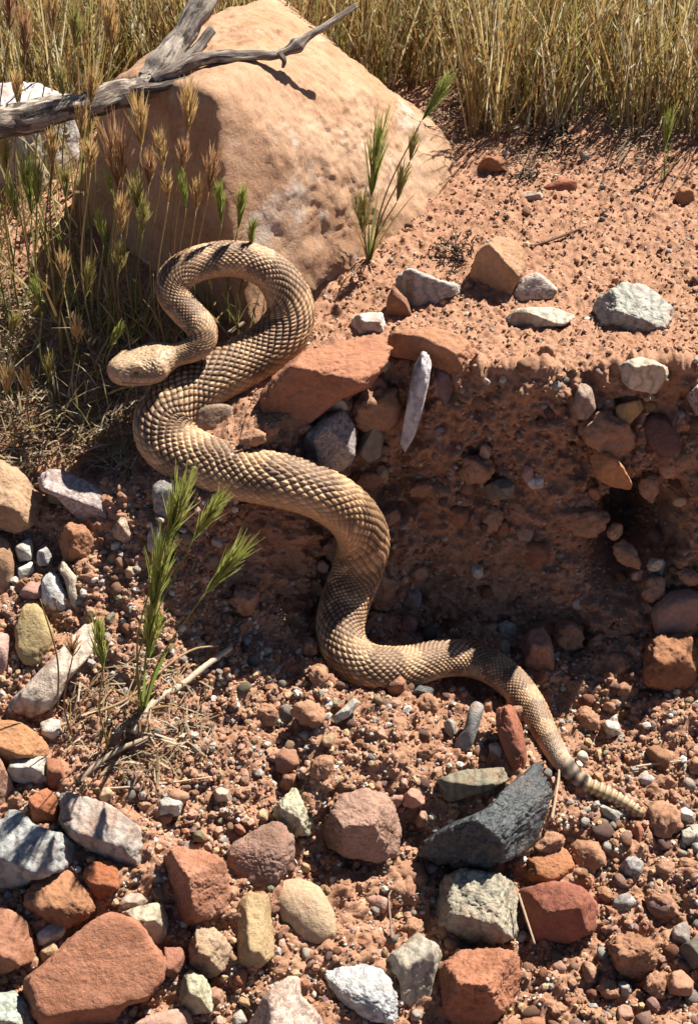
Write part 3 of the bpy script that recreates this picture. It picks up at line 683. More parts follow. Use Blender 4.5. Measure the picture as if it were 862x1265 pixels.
# ---------------------------------------------------------------- snake
def catmull(P, n):
    P = np.asarray(P, float); out = []
    P = np.vstack([2 * P[0] - P[1], P, 2 * P[-1] - P[-2]])
    for i in range(1, len(P) - 2):
        p0, p1, p2, p3 = P[i - 1:i + 3]
        for t in np.linspace(0, 1, n, endpoint=False):
            out.append(0.5 * (2 * p1 + (p2 - p0) * t + (2 * p0 - 5 * p1 + 4 * p2 - p3) * t * t + (3 * p1 - p0 - 3 * p2 + p3) * t ** 3))
    out.append(P[-2]); return np.array(out)
SN = [(137,464,1.180,20),(150,460,1.186,44),(172,456,1.194,50),(188,450,1.199,46),(204,443,1.202,28),(228,437,1.205,30),(247,428,1.208,34),(250,408,1.217,37),(234,390,1.226,38),
      (217,370,1.234,40),(214,350,1.242,43),(232,333,1.252,45),(262,324,1.262,47),(297,323,1.268,49),(330,336,1.270,52),(352,362,1.266,56),(358,392,1.258,60),(342,424,1.246,66),
      (308,448,1.234,70),(262,470,1.216,72),(224,497,1.196,72),(203,524,1.178,74),(214,553,1.160,74),(250,574,1.142,72),(300,588,1.128,72),(350,598,1.118,72),(392,612,1.112,72),
      (428,636,1.112,72),(446,668,None,66),(440,704,None,61),(427,740,None,59),(419,775,None,58),(428,806,None,57),(455,824,None,55),(500,825,None,51),(545,815,None,48),(585,817,None,45),(622,836,None,42),
      (652,868,None,37),(672,905,None,31),(690,937,None,26),(707,957,None,22),(724,969,None,18)]
def build_snake():
    pts = []; rad = []
    for (x, y, Y, wd) in SN:
        if Y is None:
            t = hit(x, y); r = wd / 2 * t / F
            t -= r * 1.05 + 0.004
            p = EYE + ray(x, y) * t
        else: p = at_Y(x, y, Y)
        pts.append(p); rad.append(wd / 2 * ((p - EYE) @ FWD) / F)
    pts = np.array(pts); rad = np.array(rad)
    # even out the distance along the resting part
    dep = (pts - EYE) @ FWD; i0 = 26
    for _ in range(2):
        d2 = dep.copy(); d2[i0:-1] = 0.25 * dep[i0 - 1:-2] + 0.5 * dep[i0:-1] + 0.25 * dep[i0 + 1:]; dep = d2
    pts = np.array([EYE + ray(x, y) * d for (x, y, _, _), d in zip(SN, dep)])
    C = catmull(np.hstack([pts, rad[:, None]]), 40)
    seg = np.linalg.norm(np.diff(C[:, :3], axis=0), axis=1); s = np.concatenate([[0], np.cumsum(seg)])
    n = int(s[-1] / 0.00105); si = np.linspace(0, s[-1], n)
    c = np.stack([np.interp(si, s, C[:, k]) for k in range(4)], 1)
    k = np.exp(-0.5 * (np.arange(-9, 10) / 4) ** 2); k /= k.sum()
    for q in range(4): c[:, q] = np.convolve(np.pad(c[:, q], 9, mode='reflect', reflect_type='odd'), k, 'valid')
    P, r = c[:, :3], c[:, 3]
    tg = np.gradient(P, axis=0); tg /= np.linalg.norm(tg, axis=1)[:, None]
    q_ = np.interp(si / si[-1], [0, .10, .40, .58, .66, .72, .80, 1], [0, 0, 0, 0, 1, 1, .15, .1])[:, None]
    ref = np.array([.05, .05, 1.0]) * (1 - q_) + np.array([.35, -.85, .5]) * q_; ref /= np.linalg.norm(ref, axis=1)[:, None]
    dor = ref - (ref * tg).sum(1)[:, None] * tg; dor /= np.linalg.norm(dor, axis=1)[:, None]
    for q in range(3): dor[:, q] = np.convolve(np.pad(dor[:, q], 30, mode='edge'), np.ones(61) / 61, 'valid')
    dor -= (dor * tg).sum(1)[:, None] * tg; dor /= np.linalg.norm(dor, axis=1)[:, None]
    lat = np.cross(tg, dor)
    # head profile (distance from the snout in metres): half width, half height
    hl = np.array([0, .002, .005, .010, .018, .028, .038, .046, .052, .060, .070])
    hw = np.array([.004, .0090, .0118, .0142, .0165, .0205, .0232, .0215, .0150, .0098, .0102])
    hh = np.array([.004, .0085, .0112, .0130, .0145, .0152, .0152, .0140, .0115, .0098, .0102])
    wgt = 1 - sstep(.052, .070, si)
    rw = r * (1 - wgt) + np.interp(si, hl, hw) * wgt; rh = r * 0.94 * (1 - wgt) + np.interp(si, hl, hh) * wgt
    Mr, Nr = 184, 23
    th = np.arange(Mr) / Mr * 2 * math.pi
    v = np.cumsum(np.gradient(si) / (2 * math.pi * np.maximum(r, .004) / Nr * 1.12))
    TH, VV = np.meshgrid(th, v); u = TH * Nr / (2 * math.pi)
    Pn_ = (P[:, None, :] + r[:, None, None] * (lat[:, None, :] * np.sin(TH)[..., None] + dor[:, None, :] * np.cos(TH)[..., None])).reshape(-1, 3)
    u = u + .16 * vnoise(Pn_ * 75, 81).reshape(u.shape); VV = VV + .30 * vnoise(Pn_ * 60, 83).reshape(u.shape)
    a, b_ = u + VV, u - VV
    ca, cb = np.floor(a), np.floor(b_); fa, fb = a - ca, b_ - cb
    ul, vl = ((fa - .5) + (fb - .5)) / 2, ((fa - .5) - (fb - .5)) / 2
    ed = np.minimum(np.minimum(fa, 1 - fa), np.minimum(fb, 1 - fb))
    hd = wgt[:, None]
    cosd = np.cos(TH)
    side = sstep(-0.55, -0.25, cosd)                  # dorsal and flank scales, plates below
    bumpy = sstep(0, .2, ed) * (.45 + .75 * (vl + .5)) + .28 * np.maximum(0, 1 - np.abs(ul) / .10) * sstep(0, .15, ed)
    sw = (2 * math.pi * r / Nr)[:, None]
    plate = np.abs(((VV * 1.0) % 1) - .5) * 2
    disp = sw * (.30 * bumpy * side * (.45 + .55 * sstep(-.1, .5, cosd)) + .05 * plate * (1 - side)) * (1 - .62 * hd)
    # cross-section: rounded roof, flatter belly
    ex = np.sin(TH); ey = np.cos(TH)
    ey = np.where(ey < 0, ey * .80, ey) ; ex = np.sign(ex) * np.abs(ex) ** .92
    hx = rw[:, None] * ex; hy = rh[:, None] * ey
    # head: flat crown, brow ridges over the eyes, cheek bulge, mouth line
    L = si[:, None]
    hy = np.where((cosd > 0), hy * (1 - .10 * hd * np.clip(cosd, 0, 1) ** 4), hy)
    brow = np.exp(-((L - .0175) / .0055) ** 2) * np.exp(-((np.abs(np.sin(TH / 2 * 1.0) * 0 + np.minimum(TH, 2 * math.pi - TH)) - .85) / .28) ** 2) * hd
    eyeS = np.exp(-((L - .0165) / .0035) ** 2) * np.exp(-((np.minimum(TH, 2 * math.pi - TH) - 1.28) / .22) ** 2) * hd
    mouth = np.exp(-((np.minimum(TH, 2 * math.pi - TH) - 1.95 - .25 * sstep(.0, .04, L)) / .07) ** 2) * sstep(.002, .006, L) * (1 - sstep(.036, .042, L)) * hd
    grain = worley(Pn_ * 520, 91)[0].reshape(u.shape)
    disp = disp + (.0034 * brow - .0020 * eyeS - .0018 * mouth) + hd * .0013 * (.5 - grain) * sstep(-.6, -.1, cosd)
    nx, ny = ex, np.cos(TH); 
    hx = hx + nx * disp; hy = hy + ny * disp
    V = P[:, None, :] + lat[:, None, :] * hx[..., None] + dor[:, None, :] * hy[..., None]
    # ---- colours
    rnd = _h(ca.astype(np.int64).ravel() , cb.astype(np.int64).ravel(), np.zeros(ca.size, np.int64), 3).reshape(ca.shape)
    ws = (np.mod(ca - cb, 100000))
    tan = np.array([.55, .315, .158]); pale = np.array([.78, .535, .31]); dark = np.array([.075, .037, .018]); blot = np.array([.23, .125, .065]); belly = np.array([.56, .35, .19])
    cen_v = (ca + .5 - cb - .5) / 2; cen_t = np.abs(((ca + .5 + cb + .5) / 2 * 2 * math.pi / Nr + math.pi) % (2 * math.pi) - math.pi)
    per = 9.0; ph = (cen_v / per) % 1
    bl = (1 - sstep(.26, .36, np.abs(ph - .5) + .10 * (rnd - .5))) * (1 - sstep(.75, 1.0, cen_t + .25 * (rnd - .5)))
    bl2 = (1 - sstep(.14, .24, np.abs(((ph + .5) % 1) - .5) + .16 * (rnd - .5))) * (1 - sstep(.2, .45, np.abs(cen_t - 1.3))) * .8
    bl = np.maximum(bl * .85, bl2) + .6 * (rnd > .91)
    col = tan + (pale - tan) * (sstep(-.15, .45, vl) * .9)[..., None]
    col = col * (.72 + .5 * rnd[..., None])
    col = col + (blot * (.6 + .6 * rnd[..., None]) - col) * np.clip(bl * .85, 0, .82)[..., None]
    gapn = .5 + .5 * vnoise(Pn_ * 130, 87).reshape(u.shape)
    gap = (1 - sstep(.03, .22, ed)) * side * (.30 + .70 * sstep(-.1, .5, cosd)) * np.clip(.50 + .35 * gapn + .4 * bl, 0, 1)
    anterior = (1 - sstep(-.42, -.16, vl)) * .55 * side
    col = col + (dark - col) * np.clip(np.maximum(gap * .92, anterior), 0, 1)[..., None]
    bw = (1 - side)[..., None]; col = col * (1 - bw) + (belly * (.8 + .2 * plate[..., None])) * bw
    spk = fbm(V.reshape(-1, 3) * 420, 2, 71).reshape(TH.shape)
    hcol = np.array([.58, .385, .23]) * (1 + .13 * spk[..., None]) * (1.12 - .45 * sstep(.25, .7, grain))[..., None]; hcol = hcol * (1 - .30 * gap[..., None] * (rnd > .3)[..., None])
    tt = np.minimum(TH, 2 * math.pi - TH)
    stripe = np.exp(-((tt - 1.35 - 6 * np.clip(L - .018, 0, 1)) / .2) ** 2) * sstep(.008, .014, L) * (1 - sstep(.040, .048, L))
    hcol = hcol * (1 - .5 * stripe[..., None]) * (1 - .6 * mouth[..., None])
    col = col * (1 - hd[..., None]) + hcol * hd[..., None]
    # dark rings next to the rattle
    tail = s[-1] - si; ring = np.zeros(n)
    wv = .0012 * fbm(Pn_ * 160, 2, 95).reshape(u.shape)
    ring = np.zeros(u.shape)
    for q0, k0 in ((.005, 1), (.0135, .95), (.022, .75)): ring = np.maximum(ring, k0 * np.exp(-((tail[:, None] - q0 + wv) / .0030) ** 2))
    tl = sstep(.055, .02, tail) if False else (1 - sstep(.03, .06, tail))
    col = col + (np.array([.60, .50, .38]) - col) * (.45 * tl)[:, None, None]
    col = col * (1 - (ring * .985)[..., None])
    Vf = V.reshape(-1, 3)
    ii = np.arange(n * Mr).reshape(n, Mr); i2 = np.roll(ii, -1, axis=1)
    Fc = np.stack([ii[:-1], ii[1:], i2[1:], i2[:-1]], -1).reshape(-1, 4)
    caps = np.vstack([P[:1] - tg[:1] * .0012, P[-1:] + tg[-1:] * .001]); nb = len(Vf)
    Vf = np.vstack([Vf, caps]); cc = np.vstack([col.reshape(-1, 3), hcol[0, :1].reshape(1, 3), col[-1, :1].reshape(1, 3)])
    capF = [(nb, ii[0, j], ii[0, (j + 1) % Mr], ii[0, (j + 1) % Mr]) for j in range(0)]
    root = empty('rattlesnake', P[n // 2] - np.array([0, 0, r[n // 2]]))
    tag(root, 'tan rattlesnake with dark blotches draped down the dirt bank, head raised', 'snake')
    O = np.array(root.location)
    me = mesh_np('body', Vf - O, Fc, cc)
    bm = bmesh.new(); bm.from_mesh(me); bm.verts.ensure_lookup_table()
    for j in range(Mr):
        bm.faces.new((bm.verts[nb], bm.verts[int(ii[0, j])], bm.verts[int(ii[0, (j + 1) % Mr])])).smooth = True
        bm.faces.new((bm.verts[nb + 1], bm.verts[int(ii[-1, (j + 1) % Mr])], bm.verts[int(ii[-1, j])])).smooth = True
    bmesh.ops.recalc_face_normals(bm, faces=bm.faces); bm.to_mesh(me); bm.free()
    add_obj('body', me, M_SNAKE, root)
    # eyes
    ie = int(np.argmin(np.abs(si - .0165)))
    for sgn in (1, -1):
        j = int((1.26 if sgn > 0 else 2 * math.pi - 1.26) / (2 * math.pi) * Mr)
        Vs, T = ico(2); ep = V[ie, j] - sgn * lat[ie] * .0008
        e = add_obj('eye', mesh_np('eye', Vs * .0026 + ep - O, T), M_EYE, root)
    # rattle: a base ring and overlapping horny segments
    R0 = P[-1]; R1 = None
    tip = EYE + ray(796, 1006) * (hit(790, 1006) - .010)
    mid = EYE + ray(762, 986) * (hit(762, 986) - .012)
    rp = catmull(np.array([R0 - tg[-1] * .002, mid, tip]), 40); rr = np.linalg.norm(np.diff(rp, axis=0), axis=1); rs_ = np.concatenate([[0], np.cumsum(rr)])
    ns = 10; prev = None
    for kx in range(ns):
        t0, t1 = rs_[-1] * kx / ns, rs_[-1] * min(1, (kx + 1.25) / ns)
        wd = .0072 - .0022 * kx / ns
        prof_ = [(0, .55), (.08, .86), (.25, 1.0), (.45, .97), (.62, .80), (.74, .84), (.88, .78), (1.0, .35)]
        Vv = []; Cc = []
        for (f_, k_) in prof_:
            tt_ = t0 + (t1 - t0) * f_; pp = np.array([np.interp(tt_, rs_, rp[:, q]) for q in range(3)])
            p2 = np.array([np.interp(tt_ + .0005, rs_, rp[:, q]) for q in range(3)]) - np.array([np.interp(tt_ - .0005, rs_, rp[:, q]) for q in range(3)])
            p2 /= np.linalg.norm(p2); dd = np.array([.0, -.3, .95]); dd -= (dd @ p2) * p2; dd /= np.linalg.norm(dd); ll = np.cross(p2, dd)
            for q in range(20):
                an = 2 * math.pi * q / 20; lobe = 1 - .10 * math.cos(2 * an) ** 2
                Vv.append(pp + ll * math.cos(an) * wd * k_ * .95 + dd * math.sin(an) * wd * k_ * 1.0 * lobe)
                cl = np.array([.60, .43, .24]) * (1.08 if .1 < f_ < .5 else .72); Cc.append(cl)
        m_ = len(prof_)
        Fq = [(i * 20 + q, i * 20 + (q + 1) % 20, (i + 1) * 20 + (q + 1) % 20, (i + 1) * 20 + q) for i in range(m_ - 1) for q in range(20)]
        mb = MB(); mb.v = [tuple(x - O) for x in Vv]; mb.f = Fq + [tuple(range(19, -1, -1)), tuple(range((m_ - 1) * 20, m_ * 20))]; mb.c = [tuple(x) for x in Cc]
        ob = mb.build('rattle' if kx == 0 else 'rattle_segment', M_RATTLE, root if kx == 0 else prev)
        if kx == 0: prev = ob; ob['label'] = 'amber horny rattle of stacked segments'
build_snake()

# ---------------------------------------------------------------- dead branch and twigs
def smooth_path(pts, n=14):
    return catmull(np.array(pts), n)
def limb(path, r0, r1, col, name, parent, O, k=10, wob=.10, seed=0, knots=()):
    P = smooth_path(path, 26); n = len(P); k = 28
    P = P + 0.0030 * np.stack([fbm(P * 22 + 9 * q, 3, seed + q) for q in range(3)], 1)
    L = np.concatenate([[0], np.cumsum(np.linalg.norm(np.diff(P, axis=0), axis=1))]); t = L / L[-1]
    r = r0 + (r1 - r0) * t; r = r * (1 + .14 * fbm(np.stack([L * 45, 0 * t, 0 * t], 1), 2, seed + 5))
    for (kt, kr) in knots: r += kr * np.exp(-((t - kt) / .03) ** 2)
    tg = np.gradient(P, axis=0); tg /= np.linalg.norm(tg, axis=1)[:, None]; a = np.cross(tg, [.3, -.8, .5]); a /= np.linalg.norm(a, axis=1)[:, None]; b2 = np.cross(tg, a)
    an = np.arange(k) / k * 2 * math.pi; LL, AA = np.meshgrid(L, an, indexing='ij'); RR = np.repeat(r[:, None], k, 1)
    strand = np.stack([LL, np.cos(AA) * .008, np.sin(AA) * .008], -1).reshape(-1, 3)
    g = fbm(strand * [35, 330, 330] + seed * 7, 3, seed + 9).reshape(n, k); RR = RR * (1 + wob * 1.3 * g)
    V = P[:, None] + RR[..., None] * (np.cos(AA)[..., None] * a[:, None] + np.sin(AA)[..., None] * b2[:, None]) - O
    ii = np.arange(n * k).reshape(n, k); i2 = np.roll(ii, -1, 1); Fc = np.stack([ii[:-1], i2[:-1], i2[1:], ii[1:]], -1).reshape(-1, 4)
    V = np.vstack([V.reshape(-1, 3), P[:1] - O, P[-1:] - O]); m = n * k
    Fc = np.vstack([Fc, [[m, ii[0, (q + 1) % k], ii[0, q], ii[0, q]] for q in range(0)] or np.zeros((0, 4), int)]).astype(int)
    me = mesh_np(name, V, Fc, np.tile(col, (len(V), 1)))
    bm = bmesh.new(); bm.from_mesh(me); bm.verts.ensure_lookup_table()
    for q in range(k):
        bm.faces.new((bm.verts[m], bm.verts[int(ii[0, (q + 1) % k])], bm.verts[int(ii[0, q])])); bm.faces.new((bm.verts[m + 1], bm.verts[int(ii[-1, q])], bm.verts[int(ii[-1, (q + 1) % k])]))
    bm.to_mesh(me); bm.free()
    at = me.attributes.new('strand', 'FLOAT_VECTOR', 'POINT'); at.data.foreach_set('vector', np.vstack([strand, strand[:1], strand[-1:]]).astype(np.float32).ravel())
    return add_obj(name, me, M_BARK, parent)
O = at_Y(-60, 150, 1.30); O = np.array([O[0], O[1], O[2]])
br = empty('dead_branch', O)
tag(br, 'weathered grey forked dead branch lying against the boulder', 'branch')
limb([at_Y(-160, 175, 1.27), at_Y(-60, 158, 1.30), at_Y(0, 150, 1.32), at_Y(60, 138, 1.335), at_Y(120, 125, 1.36), at_Y(175, 108, 1.385), at_Y(205, 92, 1.40)], .0125, .0105, (.16, .115, .09), 'limb', br, O, 14, .13, 1)
limb([at_Y(185, 103, 1.392), at_Y(205, 75, 1.41), at_Y(222, 45, 1.43), at_Y(243, 15, 1.45), at_Y(262, -15, 1.47), at_Y(290, -60, 1.5)], .0125, .0090, (.40, .33, .27), 'limb', br, O, 14, .13, 2)
limb([at_Y(180, 108, 1.385), at_Y(205, 92, 1.40), at_Y(235, 72, 1.42), at_Y(262, 40, 1.44)], .008, .004, (.30, .24, .20), 'limb', br, O, 10, .12, 6)
limb([at_Y(190, 102, 1.38), at_Y(225, 85, 1.385), at_Y(260, 71, 1.395), at_Y(300, 71, 1.40), at_Y(345, 64, 1.412), at_Y(385, 45, 1.43), at_Y(437, 10, 1.46)], .0058, .0026, (.22, .16, .13), 'twig', br, O, 9, .12, 3, knots=((.66, .003), (.35, .0015)))
limb([at_Y(345, 64, 1.412), at_Y(352, 74, 1.409), at_Y(350, 84, 1.407)], .003, .001, (.20, .15, .12), 'twig', br, O, 6, .1, 4)
limb([at_Y(150, 118, 1.37), at_Y(175, 112, 1.372), at_Y(205, 106, 1.375), at_Y(240, 96, 1.379)], .006, .002, (.13, .09, .07), 'bark_strip', br, O, 6, .15, 8)

def twig(pxs, r0, r1, col, label, lift=.003, name='twig', k=6, mat=None):
    P = [EYE + ray(x, y) * (hit(x, y) - lift - (l[0] if l else 0)) for (x, y, *l) in pxs]
    P = smooth_path(P, 10); mb = MB(); mb.tube(P, np.linspace(r0, r1, len(P)), col, k=k, wob=.12)
    return tag(mb.build(name, mat or M_TWIG, None, tuple(P[0])), label, 'twig')
twig([(165, 905), (190, 868), (222, 848), (255, 822), (286, 800)], .0032, .0022, (.56, .46, .34), 'thick pale bare twig beside the green grass clump', .006)
twig([(95, 965), (140, 930), (180, 912), (215, 893)], .0026, .0014, (.40, .30, .21), 'grey-brown twig under the green grass clump', .005)
twig([(120, 880), (160, 862), (210, 820), (240, 802), (268, 798)], .0012, .0008, (.40, .26, .15), 'thin brown twig arching past the green grass', .012)
twig([(80, 975), (150, 973), (200, 968), (262, 960)], .0010, .0007, (.50, .38, .25), 'long thin straw lying across the sandy patch', .005)
twig([(785, 947), (812, 943), (840, 940)], .0011, .0007, (.58, .45, .32), 'short pale straw above the rattle', .006)
twig([(681, 1012), (686, 985), (690, 955), (688, 940)], .0014, .0010, (.44, .32, .22), 'upright pale stick behind the black rock', .01)
twig([(640, 1104), (650, 1135), (660, 1166)], .0012, .0009, (.42, .30, .22), 'pale straw leaning on the deep red rock', .035)
twig([(282, 412), (310, 393), (345, 370)], .0020, .0016, (.27, .20, .15), 'grey stick seen inside the snake coil', .02)
twig([(376, 350), (405, 325), (440, 298)], .0024, .0012, (.26, .18, .13), 'grey stick resting at the boulder foot', .012)
twig([(655, 305), (685, 295), (722, 280)], .0014, .0009, (.14, .08, .05), 'dark twig lying on the open dirt', .003)
twig([(484, 1160), (482, 1135), (480, 1110), (483, 1100)], .0011, .0007, (.30, .20, .14), 'thin brown stem in the shade above the grey wedge', .012)

# ---------------------------------------------------------------- grass
def nrm(v): v = np.asarray(v, float); return v / (np.linalg.norm(v) + 1e-12)
GCOL = {'green': [(.19, .29, .05), (.25, .34, .075), (.36, .40, .13)], 'gold': [(.58, .42, .16), (.66, .50, .23), (.50, .33, .12)],
        'brown': [(.44, .28, .13), (.52, .35, .17), (.36, .20, .10)], 'mix': [(.30, .32, .09), (.42, .34, .12), (.24, .27, .07)]}
def head_mesh(mb, base, d, L, kind, spread=.36, n=22):
    if kind == 'green': spread = .22
    d = nrm(d); a = nrm(np.cross(d, [.2, -.9, .3])); b2 = np.cross(d, a); C = GCOL[kind]
    for i in range(n):
        f = i / n; p = base + d * L * (.02 + .48 * f); an = i * 2.4 + random.uniform(-.4, .4); sp = spread * (1 - .35 * f) * random.uniform(.5, 1.1)
        dr = nrm(d + (a * math.cos(an) + b2 * math.sin(an)) * sp); sd = nrm(np.cross(dr, [random.uniform(-1, 1), -1, random.uniform(-.3, .6)]))
        l = L * random.uniform(.28, .40); wd = L * (.036 if kind == 'green' else .048); c = np.array(random.choice(C)) * random.uniform(.8, 1.2)
        for sdd in (sd, np.cross(dr, sd)):
            mb.ribbon([p, p + dr * l * .35, p + dr * l * .7, p + dr * l], [wd * .4, wd, wd * .75, wd * .1], sdd, c)
        for q in range(5):
            st_ = p + dr * l * (.35 + .2 * q); ad = nrm(dr + (a * random.uniform(-1, 1) + b2 * random.uniform(-1, 1)) * .16)
            ca_ = np.array(random.choice(C)) * 1.1 + (np.array([.07, .02, .02]) if kind != 'green' else np.array([.05, .0, .0]))
            al = L * random.uniform(.28, .42)
            mb.ribbon([st_, st_ + ad * al * .5, st_ + ad * al], [.0007, .0006, .0002], nrm(np.cross(ad, [0, -1, .5])), ca_)
def blade_pts(p, d, L, droop, n=6):
    d = nrm(d); out = []; q = np.array(p, float); v = d.copy()
    for i in range(n):
        out.append(q.copy()); q = q + v * L / (n - 1); v = nrm(v + np.array([0, 0, -droop / n]) + d * [1, 1, 0] * .05)
    return out
def plant(base, stalks, blades, label, group=None, kind='green', name='brome_stalk'):
    """stalks: (tip point of stem, head length, head direction, kind)"""
    base = np.array(base); root = empty(name, base); tag(root, label, 'grass stalk', group)
    for (tip, hl, hd_, kd) in stalks:
        mb = MB(); c = np.array(random.choice(GCOL['mix' if kd == 'green' else kd])) * .85
        b0 = base + [random.uniform(-.003, .003), random.uniform(-.003, .003), -.004]
        mid = (b0 + tip) / 2 + nrm(np.array([b0[0] - tip[0] + 1e-4, 0, 0])) * np.linalg.norm(tip - b0) * .06 + np.array([0, random.uniform(-.004, .004), 0])
        P = catmull(np.array([b0, mid, tip]), 8); mb.tube(P - base, np.linspace(.0009, .0005, len(P)), c, k=4)
        mb.build('stem', M_GRASS, root)
        if hl > 0:
            mb = MB(); head_mesh(mb, tip - base, hd_, hl, kd); mb.build('seed_head', M_GRASS, root)
    for (d, L, droop, kd, wd) in blades:
        mb = MB(); P = blade_pts(np.array([0, 0, 0.0]), d, L, droop); c = np.array(random.choice(GCOL[kd])) * random.uniform(.8, 1.15)
        mb.ribbon(P, [wd * .7, wd, wd, wd * .8, wd * .5, wd * .1], nrm(np.cross(d, [0, -1, .4])), c); mb.build('blade', M_GRASS, root)
    return root
def px_stalk(base, head_top, head_bot, dY=-.004, kd='green'):
    t = at_Y(*head_top, base[1] + dY * 1.6); bt = at_Y(*head_bot, base[1] + dY)
    return (bt, float(np.linalg.norm(t - bt)), t - bt, kd)
# green clump beside the pale twig
b0 = ground(178, 880) ; dfw = FWD * .0
stalks = [px_stalk(b0, (232, 590), (205, 672), -.03), px_stalk(b0, (205, 665), (188, 760), -.025), px_stalk(b0, (274, 612), (238, 668), -.02),
          px_stalk(b0, (303, 672), (252, 735), -.02), px_stalk(b0, (190, 745), (184, 815), -.02)]
plant(b0, stalks, [((.25, -.2, 1), .10, .5, 'green', .003), ((.1, -.3, 1), .07, .4, 'green', .0028), ((-.3, -.2, .8), .05, .8, 'gold', .002), ((.5, -.3, .6), .05, 1.0, 'gold', .002), ((-.1, -.4, .9), .06, .5, 'gold', .002)],
      'bright green brome grass clump beside the pale bare twig', name='brome_clump')
b0 = ground(132, 925)
plant(b0, [px_stalk(b0, (121, 768), (128, 828), -.015)], [((.2, -.2, 1), .03, .4, 'gold', .0016)], 'single short green brome stalk beside the long pale slab')
b0 = ground(75, 870)
plant(b0, [(at_Y(50, 740, b0[1] - .005), 0, (0, 0, 1), 'brown')], [], 'bare dark dry stem in front of the yellow-tan stone', name='dry_stem')
b0 = ground(88, 905)
plant(b0, [px_stalk(b0, (90, 790), (90, 812), -.02, 'brown')], [((.1, -.2, 1), .05, .6, 'brown', .001)], 'withered brown stem in front of the long pale slab', name='dry_stem')
# clump in front of the boulder's right foot
b0 = ground(455, 322)
stalks = [px_stalk(b0, (470, 148), (458, 245), -.005), px_stalk(b0, (556, 92), (520, 150), .0), px_stalk(b0, (500, 205), (490, 250), -.003, 'mix'), px_stalk(b0, (512, 165), (506, 200), 0, 'mix'), px_stalk(b0, (446, 240), (448, 290), -.005, 'mix')]
plant(b0, stalks, [((.1, 0, 1), .07, .3, 'green', .0022), ((.5, 0, 1), .08, .3, 'mix', .0018), ((-.3, -.1, 1), .06, .4, 'gold', .0016), ((.25, -.1, 1), .05, .5, 'mix', .0016), ((.0, -.1, 1), .05, .3, 'mix', .0016), ((.35, -.1, 1), .06, .3, 'gold', .0014)],
      'green brome clump growing at the right foot of the boulder', name='brome_clump')
b0 = ground(815, 222)
plant(b0, [px_stalk(b0, (827, 138), (819, 190), 0, 'green')], [((.15, 0, 1), .04, .3, 'green', .0016), ((.5, 0, .8), .05, .8, 'gold', .001)], 'lone small green stalk on the open dirt')
b0 = ground(628, 1268)
plant(b0, [], [((.1, 0, 1), .025, .3, 'gold', .0014), ((-.15, 0, 1), .022, .3, 'mix', .0014)], 'tiny yellowish sprout by the orange-red rock')
# stalks in front of the boulder's shaded face and the white rock
HEADS = [(170,118,175,182,165,395,'gold'),(232,103,232,165,222,392,'gold'),(136,150,146,235,150,405,'brown'),(150,165,152,225,156,410,'brown'),(196,163,202,208,195,410,'gold'),(228,172,226,212,232,415,'brown'),
         (265,182,258,238,250,410,'brown'),(185,188,184,232,188,400,'brown'),(222,212,230,258,228,420,'green'),(270,228,274,278,262,408,'green'),(300,232,294,284,285,405,'green'),(313,272,309,308,300,402,'green'),(168,218,172,275,170,415,'mix'),
         (132,216,142,252,148,412,'green'),(110,172,112,214,120,412,'gold'),(245,222,242,262,240,418,'gold'),(205,215,208,250,205,425,'gold'),(122,262,128,302,132,425,'green'),(178,250,176,290,180,428,'mix'),(150,240,150,290,158,420,'gold')]
for i, (tx, ty, bx, by, gx, gy, kd) in enumerate(HEADS):
    gb = ground(gx, gy + 14)
    lab = {'gold': 'golden brome stalk in front of the boulder shaded face', 'brown': 'reddish-brown bristly brome stalk in front of the boulder shaded face', 'green': 'green brome stalk in front of the boulder shaded face', 'mix': 'green-and-gold brome stalk in front of the boulder shaded face'}[kd]
    plant(gb, [px_stalk(gb, (tx, ty), (bx, by), -.004, kd)], [((random.uniform(-.6, .6), -.2, 1), random.uniform(.03, .06), random.uniform(.4, 1), random.choice(['gold', 'mix']), .0016)], lab, kd + ' brome stalks at the boulder')
HEADS = [(12,-25,12,40,18,330,'brown'),(30,12,32,68,40,335,'brown'),(62,-20,66,42,64,330,'gold'),(135,-5,132,50,120,330,'gold'),(140,20,138,66,130,325,'gold'),(92,5,94,60,98,330,'mix'),(30,190,40,268,50,392,'green'),(12,228,22,275,30,405,'green'),
         (45,205,46,255,62,400,'green'),(80,208,82,245,90,405,'mix'),(62,160,64,205,70,400,'gold'),(100,130,102,175,104,395,'gold'),(5,170,8,215,12,405,'mix'),(115,85,112,130,118,380,'gold'),(75,80,78,120,82,380,'mix'),(20,90,22,130,28,390,'gold')]
for i, (tx, ty, bx, by, gx, gy, kd) in enumerate(HEADS):
    gb = ground(gx, gy)
    lab = {'gold': 'golden brome stalk in front of the white rock by the branch', 'brown': 'dark brown bristly brome stalk over the white rock by the branch', 'green': 'green brome stalk standing below the dead branch by the white rock', 'mix': 'green-and-gold brome stalk in front of the white rock by the branch'}[kd]
    plant(gb, [px_stalk(gb, (tx, ty), (bx, by), -.004, kd)], [((random.uniform(-.6, .6), -.2, 1), random.uniform(.04, .08), random.uniform(.4, 1), random.choice(['gold', 'mix', 'green']), .002)], lab, kd + ' brome stalks by the white rock')
HEADS = [(112,322,106,368,100,470,'mix'),(150,402,132,432,118,498,'green'),(62,440,60,474,66,530,'mix'),(10,452,8,492,14,545,'gold'),(42,345,52,385,60,470,'green'),(20,385,12,418,20,500,'mix'),(78,312,80,352,84,450,'gold'),(148,300,146,340,150,450,'mix'),(30,455,34,490,38,540,'gold'),(95,392,96,425,98,510,'gold')]
